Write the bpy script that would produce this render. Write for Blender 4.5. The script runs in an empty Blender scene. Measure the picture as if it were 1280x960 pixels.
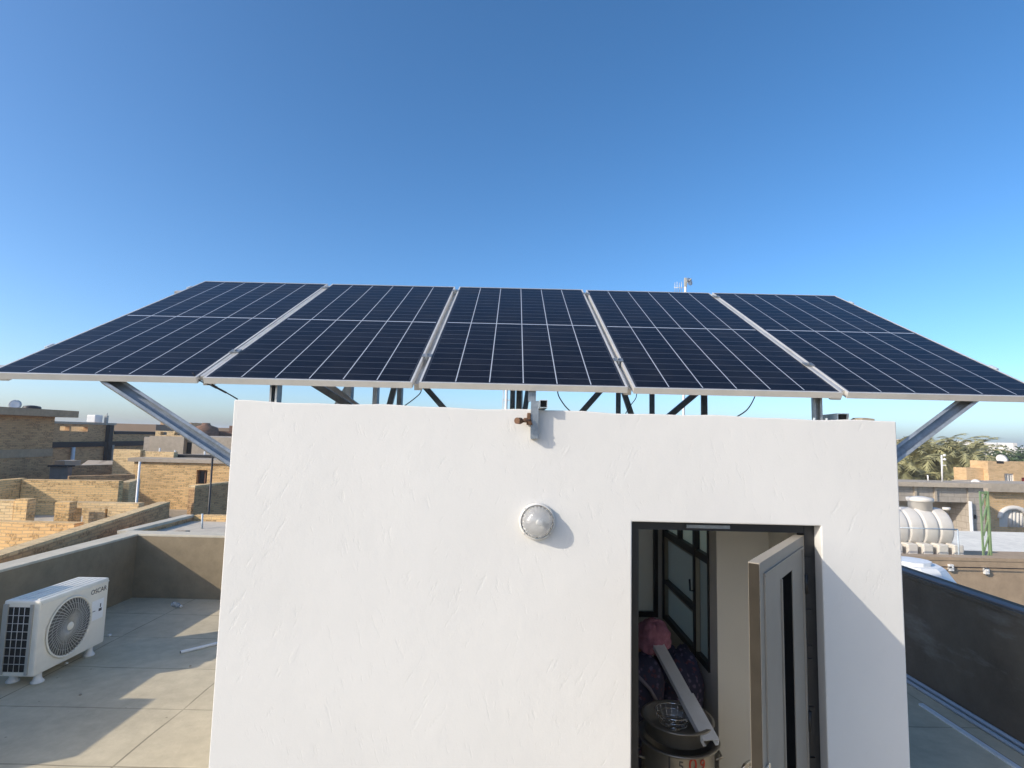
import bpy, bmesh, math, random
from mathutils import Vector, Matrix
random.seed(7)
S = bpy.context.scene
COL = S.collection
R = math.radians

# ------------------------------------------------------------------ camera
F, PITCH, ROLL = 692.0, 0.0943, 0.0231
cp, sp, cr, sr = math.cos(PITCH), math.sin(PITCH), math.cos(ROLL), math.sin(ROLL)

def ray(px, py):
    a, b = px - 640, py - 480
    u = a*cr + b*sr
    up = -(-a*sr + b*cr)/F
    return Vector((u/F, cp - up*sp, sp + up*cp))

def at(px, py, Y):                     # survey helper: sight line of a photo point at a known distance Y
    r = ray(px, py)
    return r*(Y/r.y)

def zat(px, py, Y):
    return at(px, py, Y).z

def xat(px, Y):
    return at(px, 546, Y).x

cam = bpy.data.cameras.new('camera')
cam.sensor_width = 36
cam.lens = F/1280*36
cam.clip_start = 0.05
cam.clip_end = 3000
co = bpy.data.objects.new('camera', cam)
COL.objects.link(co)
R0, U0 = Vector((1, 0, 0)), Vector((0, -sp, cp))
right = R0*cr + U0*sr
upv = U0*cr - R0*sr
back = right.cross(upv)
co.matrix_world = Matrix((right, upv, back)).transposed().to_4x4()
S.camera = co

# ------------------------------------------------------------------ light
LD = Vector((1, 0.543, -0.60)).normalized()
sun = bpy.data.lights.new('sun', 'SUN')
sun.energy = 2.6
sun.angle = R(0.53)
sun.color = (1.0, 0.91, 0.77)
so = bpy.data.objects.new('sun', sun)
COL.objects.link(so)
so.rotation_euler = LD.to_track_quat('-Z', 'Y').to_euler()
W = bpy.data.worlds.new('World')
S.world = W
W.use_nodes = True
nt = W.node_tree
sky = nt.nodes.new('ShaderNodeTexSky')
sky.sky_type = 'NISHITA'
sky.sun_disc = False
sky.sun_elevation = math.asin(-LD.z)
sky.sun_rotation = math.atan2(-LD.x, -LD.y)
sky.altitude = 0
sky.air_density = 0.7
sky.dust_density = 1.5
sky.ozone_density = 3.0
bg = nt.nodes['Background']
bg.inputs['Strength'].default_value = 0.15
hs = nt.nodes.new('ShaderNodeHueSaturation')
hs.inputs['Saturation'].default_value = 1.2
hs.inputs['Hue'].default_value = 0.496
nt.links.new(sky.outputs[0], hs.inputs['Color'])
nt.links.new(hs.outputs[0], bg.inputs[0])
S.view_settings.view_transform = 'Standard'
S.view_settings.look = 'None'
S.view_settings.gamma = 1
S.view_settings.exposure = 0.72

# ------------------------------------------------------------------ materials
class N:
    """tiny node builder"""
    def __init__(self, name):
        self.m = bpy.data.materials.new(name)
        self.m.use_nodes = True
        self.t = self.m.node_tree
        self.b = self.t.nodes['Principled BSDF']
    def n(self, typ, **kw):
        o = self.t.nodes.new(typ)
        for k, v in kw.items():
            setattr(o, k, v)
        return o
    def l(self, a, b):
        self.t.links.new(a, b)
    def val(self, sock, v):
        if hasattr(v, 'links') or hasattr(v, 'is_linked'):
            self.l(v, sock)
        else:
            sock.default_value = v
    def coord(self, kind='Object', scale=(1, 1, 1)):
        tc = self.n('ShaderNodeTexCoord')
        mp = self.n('ShaderNodeMapping')
        mp.inputs['Scale'].default_value = scale
        self.l(tc.outputs[kind], mp.inputs['Vector'])
        return mp.outputs[0]
    def pos(self, scale=(1, 1, 1)):
        g = self.n('ShaderNodeNewGeometry')
        mp = self.n('ShaderNodeMapping')
        mp.inputs['Scale'].default_value = scale
        self.l(g.outputs['Position'], mp.inputs['Vector'])
        return mp.outputs[0]
    def noise(self, vec, scale, detail=4, rough=.55, out='Fac'):
        o = self.n('ShaderNodeTexNoise')
        o.inputs['Scale'].default_value = scale
        o.inputs['Detail'].default_value = detail
        o.inputs['Roughness'].default_value = rough
        self.l(vec, o.inputs['Vector'])
        return o.outputs[out]
    def ramp(self, fac, stops):
        o = self.n('ShaderNodeValToRGB')
        e = o.color_ramp.elements
        while len(e) < len(stops):
            e.new(0.5)
        for i, (p, c) in enumerate(stops):
            e[i].position = p
            e[i].color = (*c, 1) if len(c) == 3 else c
        self.l(fac, o.inputs[0])
        return o.outputs[0]
    def mix(self, fac, a, b, mode='MIX'):
        o = self.n('ShaderNodeMix', data_type='RGBA', blend_type=mode)
        self.val(o.inputs[0], fac)
        for s, v in ((o.inputs[6], a), (o.inputs[7], b)):
            if isinstance(v, tuple):
                s.default_value = (*v, 1) if len(v) == 3 else v
            else:
                self.l(v, s)
        return o.outputs[2]
    def math(self, op, a, b=0.0, c=None):
        o = self.n('ShaderNodeMath', operation=op)
        self.val(o.inputs[0], a)
        self.val(o.inputs[1], b)
        if c is not None:
            self.val(o.inputs[2], c)
        return o.outputs[0]
    def bump(self, h, strength, dist, prev=None):
        o = self.n('ShaderNodeBump')
        o.inputs['Strength'].default_value = strength
        o.inputs['Distance'].default_value = dist
        self.l(h, o.inputs['Height'])
        if prev is not None:
            self.l(prev, o.inputs['Normal'])
        return o.outputs[0]
    def color(self, v):
        if isinstance(v, tuple):
            self.b.inputs['Base Color'].default_value = (*v, 1)
        else:
            self.l(v, self.b.inputs['Base Color'])
    def normal(self, v):
        self.l(v, self.b.inputs['Normal'])
    def set(self, **kw):
        for k, v in kw.items():
            self.val(self.b.inputs[k.replace('_', ' ')], v)
        return self

def simple(name, col, rough=.6, metal=0, var=.15, scale=6, bump=0, spec=.5, grime=None):
    m = N(name)
    v = m.pos()
    f = m.noise(v, scale, 5, .6)
    lo = tuple(c*(1-var) for c in col)
    hi = tuple(min(1, c*(1+var)) for c in col)
    c = m.ramp(f, [(.3, lo), (.7, hi)])
    if grime:
        g = m.noise(v, scale*.35, 6, .7)
        c = m.mix(m.ramp(g, [(.5, (0, 0, 0)), (.75, (1, 1, 1))]), c, grime)
    m.color(c)
    m.set(Roughness=rough, Metallic=metal, Specular_IOR_Level=spec)
    if bump:
        m.normal(m.bump(m.noise(v, scale*6, 4), bump, .01))
    return m.m

def plaster_mat(name, col, strength=.5, spots=True):
    m = N(name)
    v = m.pos()
    big = m.noise(v, 1.3, 4, .5)
    mid = m.noise(v, 9, 5, .6)
    c = m.ramp(big, [(.3, tuple(x*.955 for x in col)), (.7, col)])
    # trowel drags: noise stretched along two slanting directions
    def drag(rot, sc, s):
        mr = m.n('ShaderNodeMapping')
        mr.inputs['Rotation'].default_value = (0, rot, 0)
        mp = m.n('ShaderNodeMapping')
        mp.inputs['Scale'].default_value = sc
        g = m.n('ShaderNodeNewGeometry')
        m.l(g.outputs['Position'], mr.inputs['Vector'])
        m.l(mr.outputs[0], mp.inputs['Vector'])
        return m.noise(mp.outputs[0], s, 6, .65)
    d1 = drag(R(62), (1, 1, 4.5), 5)
    d2 = drag(R(-75), (1.2, 1, 5), 6)
    sel = m.ramp(m.noise(v, 2.1, 2), [(.45, (0, 0, 0)), (.55, (1, 1, 1))])
    d = m.mix(sel, d1, d2)
    dd = m.ramp(d, [(.36, (0, 0, 0)), (.42, (.7, .7, .7)), (.60, (.7, .7, .7)), (.68, (1, 1, 1))])
    fine = m.noise(v, 70, 3)
    n1 = m.bump(dd, .22*strength, .010)
    n2 = m.bump(big, .22*strength, .05, n1)
    n3 = m.bump(mid, .16*strength, .012, n2)
    n4 = m.bump(fine, .12*strength, .004, n3)
    # short nicks and chips
    vo = m.n('ShaderNodeTexVoronoi', feature='F1')
    vo.inputs['Scale'].default_value = 4.2
    wv = m.n('ShaderNodeMapping')
    wv.inputs['Scale'].default_value = (1, 1, .42)
    wv.inputs['Rotation'].default_value = (0, R(14), 0)
    g = m.n('ShaderNodeNewGeometry')
    nz = m.n('ShaderNodeTexNoise')
    nz.inputs['Scale'].default_value = 22
    m.l(g.outputs['Position'], nz.inputs['Vector'])
    addv = m.n('ShaderNodeVectorMath', operation='MULTIPLY_ADD')
    m.l(nz.outputs['Color'], addv.inputs[0])
    addv.inputs[1].default_value = (.10, .10, .10)
    m.l(g.outputs['Position'], addv.inputs[2])
    m.l(addv.outputs[0], wv.inputs['Vector'])
    m.l(wv.outputs[0], vo.inputs['Vector'])
    chip = m.ramp(vo.outputs['Distance'], [(.040, (1, 1, 1)), (.085, (0, 0, 0))])
    gate = m.ramp(m.noise(v, 2.6, 2), [(.52, (0, 0, 0)), (.58, (1, 1, 1))])
    chip = m.mix(1.0, chip, gate, 'MULTIPLY')
    n5 = m.bump(chip, -.8*strength, .012, n4)
    m.normal(n5)
    if spots:
        vs = m.n('ShaderNodeTexVoronoi', feature='F1')
        vs.inputs['Scale'].default_value = 2.3
        m.l(v, vs.inputs['Vector'])
        sp_ = m.ramp(vs.outputs['Distance'], [(.012, (1, 1, 1)), (.024, (0, 0, 0))])
        c = m.mix(sp_, c, (.16, .14, .12))
        c = m.mix(m.math('MULTIPLY', chip, .25), c, (.5, .48, .45))
    m.color(c)
    m.set(Roughness=.75, Specular_IOR_Level=.3)
    return m.m

def concrete_mat(name, col, joints=False, strength=.5, stain=.45, courses=False):
    m = N(name)
    v = m.pos()
    big = m.noise(v, .9, 6, .62)
    mid = m.noise(v, 6, 6, .65)
    c = m.ramp(big, [(.28, tuple(x*(1-stain) for x in col)), (.5, col), (.75, tuple(min(1, x*1.18) for x in col))])
    c = m.mix(.5, c, m.ramp(mid, [(.3, tuple(x*.72 for x in col)), (.7, tuple(x*1.2 for x in col))]))
    h = mid
    if joints:
        g = m.n('ShaderNodeNewGeometry')
        sx = m.n('ShaderNodeSeparateXYZ')
        wob = m.math('MULTIPLY', m.noise(v, 1.1, 2), .05)
        m.l(g.outputs['Position'], sx.inputs[0])
        def line(sock, off, per, w):
            t = m.math('ADD', sock, -off + 100*per)
            t = m.math('ADD', t, wob)
            t = m.math('DIVIDE', t, per)
            t = m.math('FRACT', t)
            t = m.math('SUBTRACT', t, .5)
            t = m.math('ABSOLUTE', t)
            t = m.math('SUBTRACT', .5, t)
            t = m.math('MULTIPLY', t, per)
            return m.math('LESS_THAN', t, w)
        lx = line(sx.outputs['X'], -2.855, 1.74, .008)
        ly = line(sx.outputs['Y'], 5.23, .85, .007)
        j = m.math('MAXIMUM', lx, ly)
        fade = m.ramp(m.noise(v, 2.2, 3), [(.3, (.35, .35, .35)), (.6, (1, 1, 1))])
        jm = m.mix(1.0, fade, (1, 1, 1), 'MULTIPLY')
        jf = m.math('MULTIPLY', j, jm)
        c = m.mix(m.math('MULTIPLY', jf, .75), c, tuple(x*.28 for x in col))
        # slab-to-slab tone
        wn = m.n('ShaderNodeTexWhiteNoise', noise_dimensions='2D')
        fx = m.math('FLOOR', m.math('DIVIDE', m.math('ADD', sx.outputs['X'], 2.855), 1.74))
        fy = m.math('FLOOR', m.math('DIVIDE', m.math('ADD', sx.outputs['Y'], -5.23), .85))
        cx = m.n('ShaderNodeCombineXYZ')
        m.l(fx, cx.inputs[0])
        m.l(fy, cx.inputs[1])
        m.l(cx.outputs[0], wn.inputs['Vector'])
        c = m.mix(m.math('MULTIPLY', wn.outputs['Value'], .16), c, tuple(x*.6 for x in col))
        sps = m.n('ShaderNodeTexVoronoi')
        sps.inputs['Scale'].default_value = 5
        m.l(v, sps.inputs['Vector'])
        c = m.mix(m.ramp(sps.outputs['Distance'], [(.03, (.8, .8, .8)), (.06, (0, 0, 0))]), c, tuple(x*.4 for x in col))
    m.color(c)
    n1 = m.bump(h, .35*strength, .012)
    n2 = m.bump(m.noise(v, 45, 4), .3*strength, .004, n1)
    if courses:
        tc = m.n('ShaderNodeTexCoord')
        bt = m.n('ShaderNodeTexBrick')
        bt.inputs['Scale'].default_value = 1
        bt.inputs['Brick Width'].default_value = .42
        bt.inputs['Row Height'].default_value = .21
        bt.inputs['Mortar Size'].default_value = .012
        m.l(tc.outputs['UV'], bt.inputs['Vector'])
        m.color(m.mix(m.math('MULTIPLY', bt.outputs['Fac'], .55), c, tuple(x*.55 for x in col)))
    m.normal(n2)
    m.set(Roughness=.9, Specular_IOR_Level=.25)
    return m.m

def brick_mat(name, c1, c2, mortar, holes=.25):
    m = N(name)
    tc = m.n('ShaderNodeTexCoord')
    v = m.pos()
    wob = m.n('ShaderNodeVectorMath', operation='MULTIPLY_ADD')
    nz = m.n('ShaderNodeTexNoise')
    nz.inputs['Scale'].default_value = 3.0
    m.l(v, nz.inputs['Vector'])
    m.l(nz.outputs['Color'], wob.inputs[0])
    wob.inputs[1].default_value = (.045, .045, 0)
    m.l(tc.outputs['UV'], wob.inputs[2])
    bt = m.n('ShaderNodeTexBrick')
    bt.inputs['Scale'].default_value = 1
    bt.inputs['Brick Width'].default_value = .22
    bt.inputs['Row Height'].default_value = .066
    bt.inputs['Mortar Size'].default_value = .009
    bt.inputs['Mortar Smooth'].default_value = .3
    bt.inputs['Bias'].default_value = 0
    bt.inputs['Color1'].default_value = (*c1, 1)
    bt.inputs['Color2'].default_value = (*c2, 1)
    bt.inputs['Mortar'].default_value = (*mortar, 1)
    m.l(wob.outputs[0], bt.inputs['Vector'])
    c = bt.outputs['Color']
    big = m.noise(v, .8, 5, .6)
    c = m.mix(.55, c, m.ramp(big, [(.3, (.78, .76, .74)), (.7, (1.15, 1.12, 1.05))]), 'MULTIPLY')
    # dark voids and knocked-out bricks
    wn = m.n('ShaderNodeTexBrick')
    for k, val in (('Scale', 1), ('Brick Width', .22), ('Row Height', .066), ('Mortar Size', 0), ('Bias', 0)):
        wn.inputs[k].default_value = val
    wn.inputs['Color1'].default_value = (0, 0, 0, 1)
    wn.inputs['Color2'].default_value = (1, 1, 1, 1)
    m.l(wob.outputs[0], wn.inputs['Vector'])
    gate = m.math('MULTIPLY', m.math('GREATER_THAN', wn.outputs['Color'], .66), m.math('GREATER_THAN', m.noise(v, 19, 2), .53))
    c = m.mix(m.math('MULTIPLY', gate, holes*2.0), c, tuple(x*.3 for x in c2))
    fl = m.noise(v, 24, 3)
    c = m.mix(m.ramp(fl, [(.60, (0, 0, 0)), (.72, (.5, .5, .5))]), c, tuple(x*.45 for x in c2))
    m.color(c)
    h = m.math('SUBTRACT', 1.0, bt.outputs['Fac'])
    n1 = m.bump(h, .7, .012)
    m.normal(m.bump(m.noise(v, 30, 4), .5, .01, n1))
    m.set(Roughness=.92, Specular_IOR_Level=.2)
    return m.m

def galv_mat(name, col, rough=.42, metal=.6):
    m = N(name)
    v = m.pos()
    vo = m.n('ShaderNodeTexVoronoi')
    vo.inputs['Scale'].default_value = 90
    m.l(v, vo.inputs['Vector'])
    bw = m.n('ShaderNodeRGBToBW')
    m.l(vo.outputs['Color'], bw.inputs[0])
    c = m.mix(.12, m.ramp(m.noise(v, 12, 5), [(.3, tuple(x*.78 for x in col)), (.7, tuple(x*1.15 for x in col))]), bw.outputs[0], 'OVERLAY')
    m.color(c)
    m.set(Metallic=metal, Roughness=rough)
    return m.m

M = {}
M['plaster'] = plaster_mat('white plaster', (.66, .645, .61), .8)
M['plaster_in'] = plaster_mat('inside plaster', (.66, .65, .60), .5, False)
M['floor'] = concrete_mat('roof floor concrete', (.565, .485, .34), True, 1.0, .36)
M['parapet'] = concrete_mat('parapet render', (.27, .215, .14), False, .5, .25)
M['parapet_top'] = concrete_mat('parapet coping', (.54, .49, .39), False, .5, .2)
M['parapet_shaded'] = concrete_mat('shade-toned parapet render', (.12, .108, .095), False, .5, .35)  # right-hand parapet: shade worked into a darker render colour
m = N('scuffed shade-toned render')
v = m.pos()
c = m.ramp(m.noise(v, 1.3, 6, .65), [(.3, (.085, .068, .050)), (.55, (.130, .106, .078)), (.78, (.17, .14, .105))])  # tone lowered for the shade on this parapet; lighter smears below are scuffs
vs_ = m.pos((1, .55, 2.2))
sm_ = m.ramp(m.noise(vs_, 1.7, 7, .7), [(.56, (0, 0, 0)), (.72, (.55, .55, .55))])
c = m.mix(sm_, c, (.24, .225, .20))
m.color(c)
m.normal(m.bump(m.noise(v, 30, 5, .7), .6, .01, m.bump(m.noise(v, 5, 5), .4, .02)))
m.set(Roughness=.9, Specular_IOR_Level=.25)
M['parapet_shaded'] = m.m
M['concrete'] = concrete_mat('grey concrete', (.42, .355, .275), False, .6, .3)
M['concrete_warm'] = concrete_mat('brownish concrete', (.45, .325, .205), False, .6, .3)
M['concrete_block'] = concrete_mat('grey block', (.40, .35, .29), False, .6, .25, True)
M['screed'] = concrete_mat('pale screed', (.54, .48, .385), False, .4, .25)
M['whitewash'] = concrete_mat('whitewashed slab', (.78, .74, .64), False, .3, .12)
M['tan'] = concrete_mat('tan render', (.42, .31, .205), False, .5, .25)
M['brick'] = brick_mat('buff brick', (.84, .57, .27), (.68, .44, .20), (.58, .42, .24))
M['brick_pale'] = brick_mat('pale buff brick', (.78, .59, .33), (.66, .47, .25), (.56, .43, .27), .2)
M['brick_dark'] = brick_mat('brown brick', (.64, .40, .205), (.52, .315, .155), (.44, .29, .165))
M['brick_orange'] = brick_mat('orange brick', (.68, .47, .26), (.58, .39, .20), (.54, .41, .27), .1)
M['brick_red'] = brick_mat('reddish brick', (.27, .15, .10), (.20, .105, .07), (.17, .12, .09), .1)
M['galv'] = galv_mat('galvanised steel', (.31, .335, .35))
M['galv_dark'] = galv_mat('dull galvanised steel', (.46, .52, .56), .5, .1)
M['alu'] = simple('panel frame aluminium', (.66, .64, .60), .42, .35, .06, 9, 0)
M['alu_rail'] = simple('mill aluminium rail', (.60, .585, .55), .42, .5, .12, 14, 0, grime=(.42, .37, .29))
M['black'] = simple('black paint', (.012, .012, .013), .45, 0, .2, 12)
M['dark'] = simple('dark void', (.02, .018, .017), .9)
M['rubber'] = simple('black cable', (.015, .015, .016), .5)
M['white_paint'] = simple('white enamel', (.78, .735, .63), .4, 0, .03, 5, 0, grime=(.66, .62, .54))
M['white_plastic'] = simple('white plastic', (.74, .73, .70), .4, 0, .06, 6)
M['grey_plastic'] = simple('grey plastic', (.36, .36, .33), .5, 0, .06, 8)
M['grille'] = simple('grille plastic', (.44, .43, .39), .5, 0, .05, 8)
M['ac_dark'] = simple('coil', (.025, .025, .025), .55, .3, .5, 60)
M['wire'] = simple('pale wire', (.55, .56, .55), .4, .3)
M['rust'] = simple('rusty steel', (.17, .09, .05), .75, .3, .4, 60, .4)
M['door_grey'] = simple('grey door enamel', (.29, .255, .205), .55, 0, .06, 4, .05)
M['steel_beige'] = simple('beige window steel', (.30, .27, .19), .5, 0, .1)
M['red'] = simple('red paint', (.38, .035, .02), .5)
M['ink'] = simple('dark ink', (.05, .05, .055), .5)
M['sticker'] = simple('paper sticker', (.82, .82, .80), .6, 0, .03)
M['tank_cream'] = simple('cream water tank plastic', (.64, .60, .535), .5, 0, .06, 2, .05, grime=(.55, .49, .42))
M['tank_white'] = simple('white water tank plastic', (.76, .76, .74), .45, 0, .05, 3)
M['green'] = simple('green paint', (.20, .30, .15), .5, .1, .2, 6, grime=(.22, .27, .14))
M['pink_block'] = simple('pinkish block', (.46, .33, .26), .9, 0, .15, 8, .3)
M['rubble'] = simple('broken masonry', (.38, .31, .23), .95, 0, .25, 14, .6)
M['alu_pot'] = simple('dull pot aluminium', (.27, .26, .235), .4, .7, .12, 8)
M['chrome'] = simple('bright wire steel', (.75, .75, .73), .15, 1, .05)
M['scarf'] = simple('pink cloth', (.32, .13, .18), .85, 0, .25, 20, .3)
M['skin'] = simple('skin', (.42, .22, .13), .55, 0, .06, 12)
M['zinc'] = simple('sheet steel channel', (.72, .74, .75), .45, .1, .08, 6)
M['dirt'] = concrete_mat('sandy ground', (.33, .26, .185), False, .6, .3)
M['trunk'] = simple('palm trunk bark', (.13, .09, .055), .95, 0, .3, 9, .6)
M['frond'] = simple('palm frond green', (.29, .27, .125), .65, 0, .35, 1.3)
M['frond_dry'] = simple('dry palm frond', (.36, .26, .13), .8, 0, .25, 1.3)
M['leaf'] = simple('dark leaf green', (.055, .09, .03), .7, 0, .35, 1.5)
M['far_wall'] = simple('far plaster', (.46, .39, .30), .9, 0, .12, .5)
M['far_brown'] = simple('far brown wall', (.21, .15, .10), .9, 0, .15, .5)
M['far_white'] = simple('far white wall', (.66, .63, .58), .9, 0, .08, .5)
M['shutter'] = simple('pale shutter', (.62, .58, .52), .7, 0, .1, 3)
M['blue_strip'] = simple('pale pipe on floor', (.40, .45, .50), .5, 0, .1, 3)

def glass_mat(name, col, rough, trans, alpha_col=None):
    m = N(name)
    m.color(col)
    m.set(Roughness=rough, Transmission_Weight=trans, IOR=1.45)
    return m.m
def pane_mat(name, col, k):
    m = N(name)
    tr = m.n('ShaderNodeBsdfTranslucent')
    tr.inputs[0].default_value = (*col, 1)
    mx = m.n('ShaderNodeMixShader')
    mx.inputs[0].default_value = k
    m.color(tuple(x*.5 for x in col))
    m.set(Roughness=.35)
    m.l(m.b.outputs[0], mx.inputs[1])
    m.l(tr.outputs[0], mx.inputs[2])
    m.l(mx.outputs[0], m.t.nodes['Material Output'].inputs['Surface'])
    return m.m
M['lamp_glass'] = glass_mat('ribbed lamp glass', (.94, .94, .93), .13, .82)
M['frosted'] = pane_mat('frosted window glass', (.68, .61, .50), .62)
M['frosted_pale'] = glass_mat('pale frosted glass', (.72, .71, .66), .5, .6)
M['pet'] = glass_mat('clear bottle plastic', (.85, .92, .97), .08, .8)
m = N('dark glass')
m.color((.012, .013, .014))
m.set(Roughness=.08)
M['dark_glass'] = m.m
M['slit_glass'] = simple('black slit glass', (.006, .006, .006), .6, 0, .05, 5, 0, 0)
M['edge_brown'] = simple('dark brown edge paint', (.034, .029, .022), .9, 0, .15, 9, 0, .1)
M['ac_well'] = simple('fan well', (.13, .125, .11), .6)
m = N('translucent pale pane')
tr = m.n('ShaderNodeBsdfTranslucent')
tr.inputs[0].default_value = (.92, .82, .62, 1)
mx = m.n('ShaderNodeMixShader')
mx.inputs[0].default_value = .7
m.color((.6, .58, .5))
m.l(m.b.outputs[0], mx.inputs[1])
m.l(tr.outputs[0], mx.inputs[2])
m.l(mx.outputs[0], m.t.nodes['Material Output'].inputs['Surface'])
M['pale_pane'] = m.m

# floral dress cloth
m = N('dark floral cloth')
v = m.pos()
vo = m.n('ShaderNodeTexVoronoi')
vo.inputs['Scale'].default_value = 26
m.l(v, vo.inputs['Vector'])
c = m.mix(m.ramp(vo.outputs['Distance'], [(.25, (1, 1, 1)), (.42, (0, 0, 0))]), (.022, .024, .06), m.mix(m.math('GREATER_THAN', m.noise(v, 9, 2), .52), (.11, .09, .16), (.09, .03, .05)))
m.color(c)
m.set(Roughness=.9)
M['floral'] = m.m

# solar cells: UV 0..1 over one panel (u across 6 columns, v along 24 half cells)
m = N('solar cells under glass')
tc = m.n('ShaderNodeTexCoord')
sx = m.n('ShaderNodeSeparateXYZ')
m.l(tc.outputs['UV'], sx.inputs[0])
u, vv = sx.outputs[0], sx.outputs[1]
def near(sock, per, w):
    t = m.math('FRACT', m.math('ADD', m.math('MULTIPLY', sock, per), .5))
    t = m.math('ABSOLUTE', m.math('SUBTRACT', t, .5))
    return m.math('LESS_THAN', t, w*per)
colu = near(u, 6, .0025)
mid = m.math('LESS_THAN', m.math('ABSOLUTE', m.math('SUBTRACT', vv, .5)), .0030)
rows = near(vv, 24, .0009)
inside = m.math('MULTIPLY', m.math('GREATER_THAN', u, .011), m.math('LESS_THAN', u, .989))
inside2 = m.math('MULTIPLY', m.math('GREATER_THAN', vv, .007), m.math('LESS_THAN', vv, .993))
inside = m.math('MULTIPLY', inside, inside2)
cell = m.n('ShaderNodeTexWhiteNoise', noise_dimensions='3D')
cb = m.n('ShaderNodeCombineXYZ')
m.l(m.math('FLOOR', m.math('MULTIPLY', u, 6)), cb.inputs[0])
m.l(m.math('FLOOR', m.math('MULTIPLY', vv, 24)), cb.inputs[1])
oi = m.n('ShaderNodeObjectInfo')
m.l(oi.outputs['Random'], cb.inputs[2])
m.l(cb.outputs[0], cell.inputs['Vector'])
pv = m.pos()
base = m.mix(cell.outputs['Value'], (.006, .0068, .011), (.0085, .0095, .015))
dust = m.ramp(m.noise(pv, 3.5, 6, .7), [(.45, (0, 0, 0)), (.8, (1, 1, 1))])
base = m.mix(m.math('MULTIPLY', dust, .032), base, (.35, .31, .25))
base = m.mix(m.math('MULTIPLY', rows, .26), base, (.30, .33, .38))
lines = m.math('MAXIMUM', colu, mid)
base = m.mix(lines, base, (.38, .41, .46))
base = m.mix(inside, (.03, .034, .045), base)
m.color(base)
m.set(Roughness=m.math('ADD', .16, m.math('MULTIPLY', dust, .12)), IOR=1.17)
M['cells'] = m.m

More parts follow.
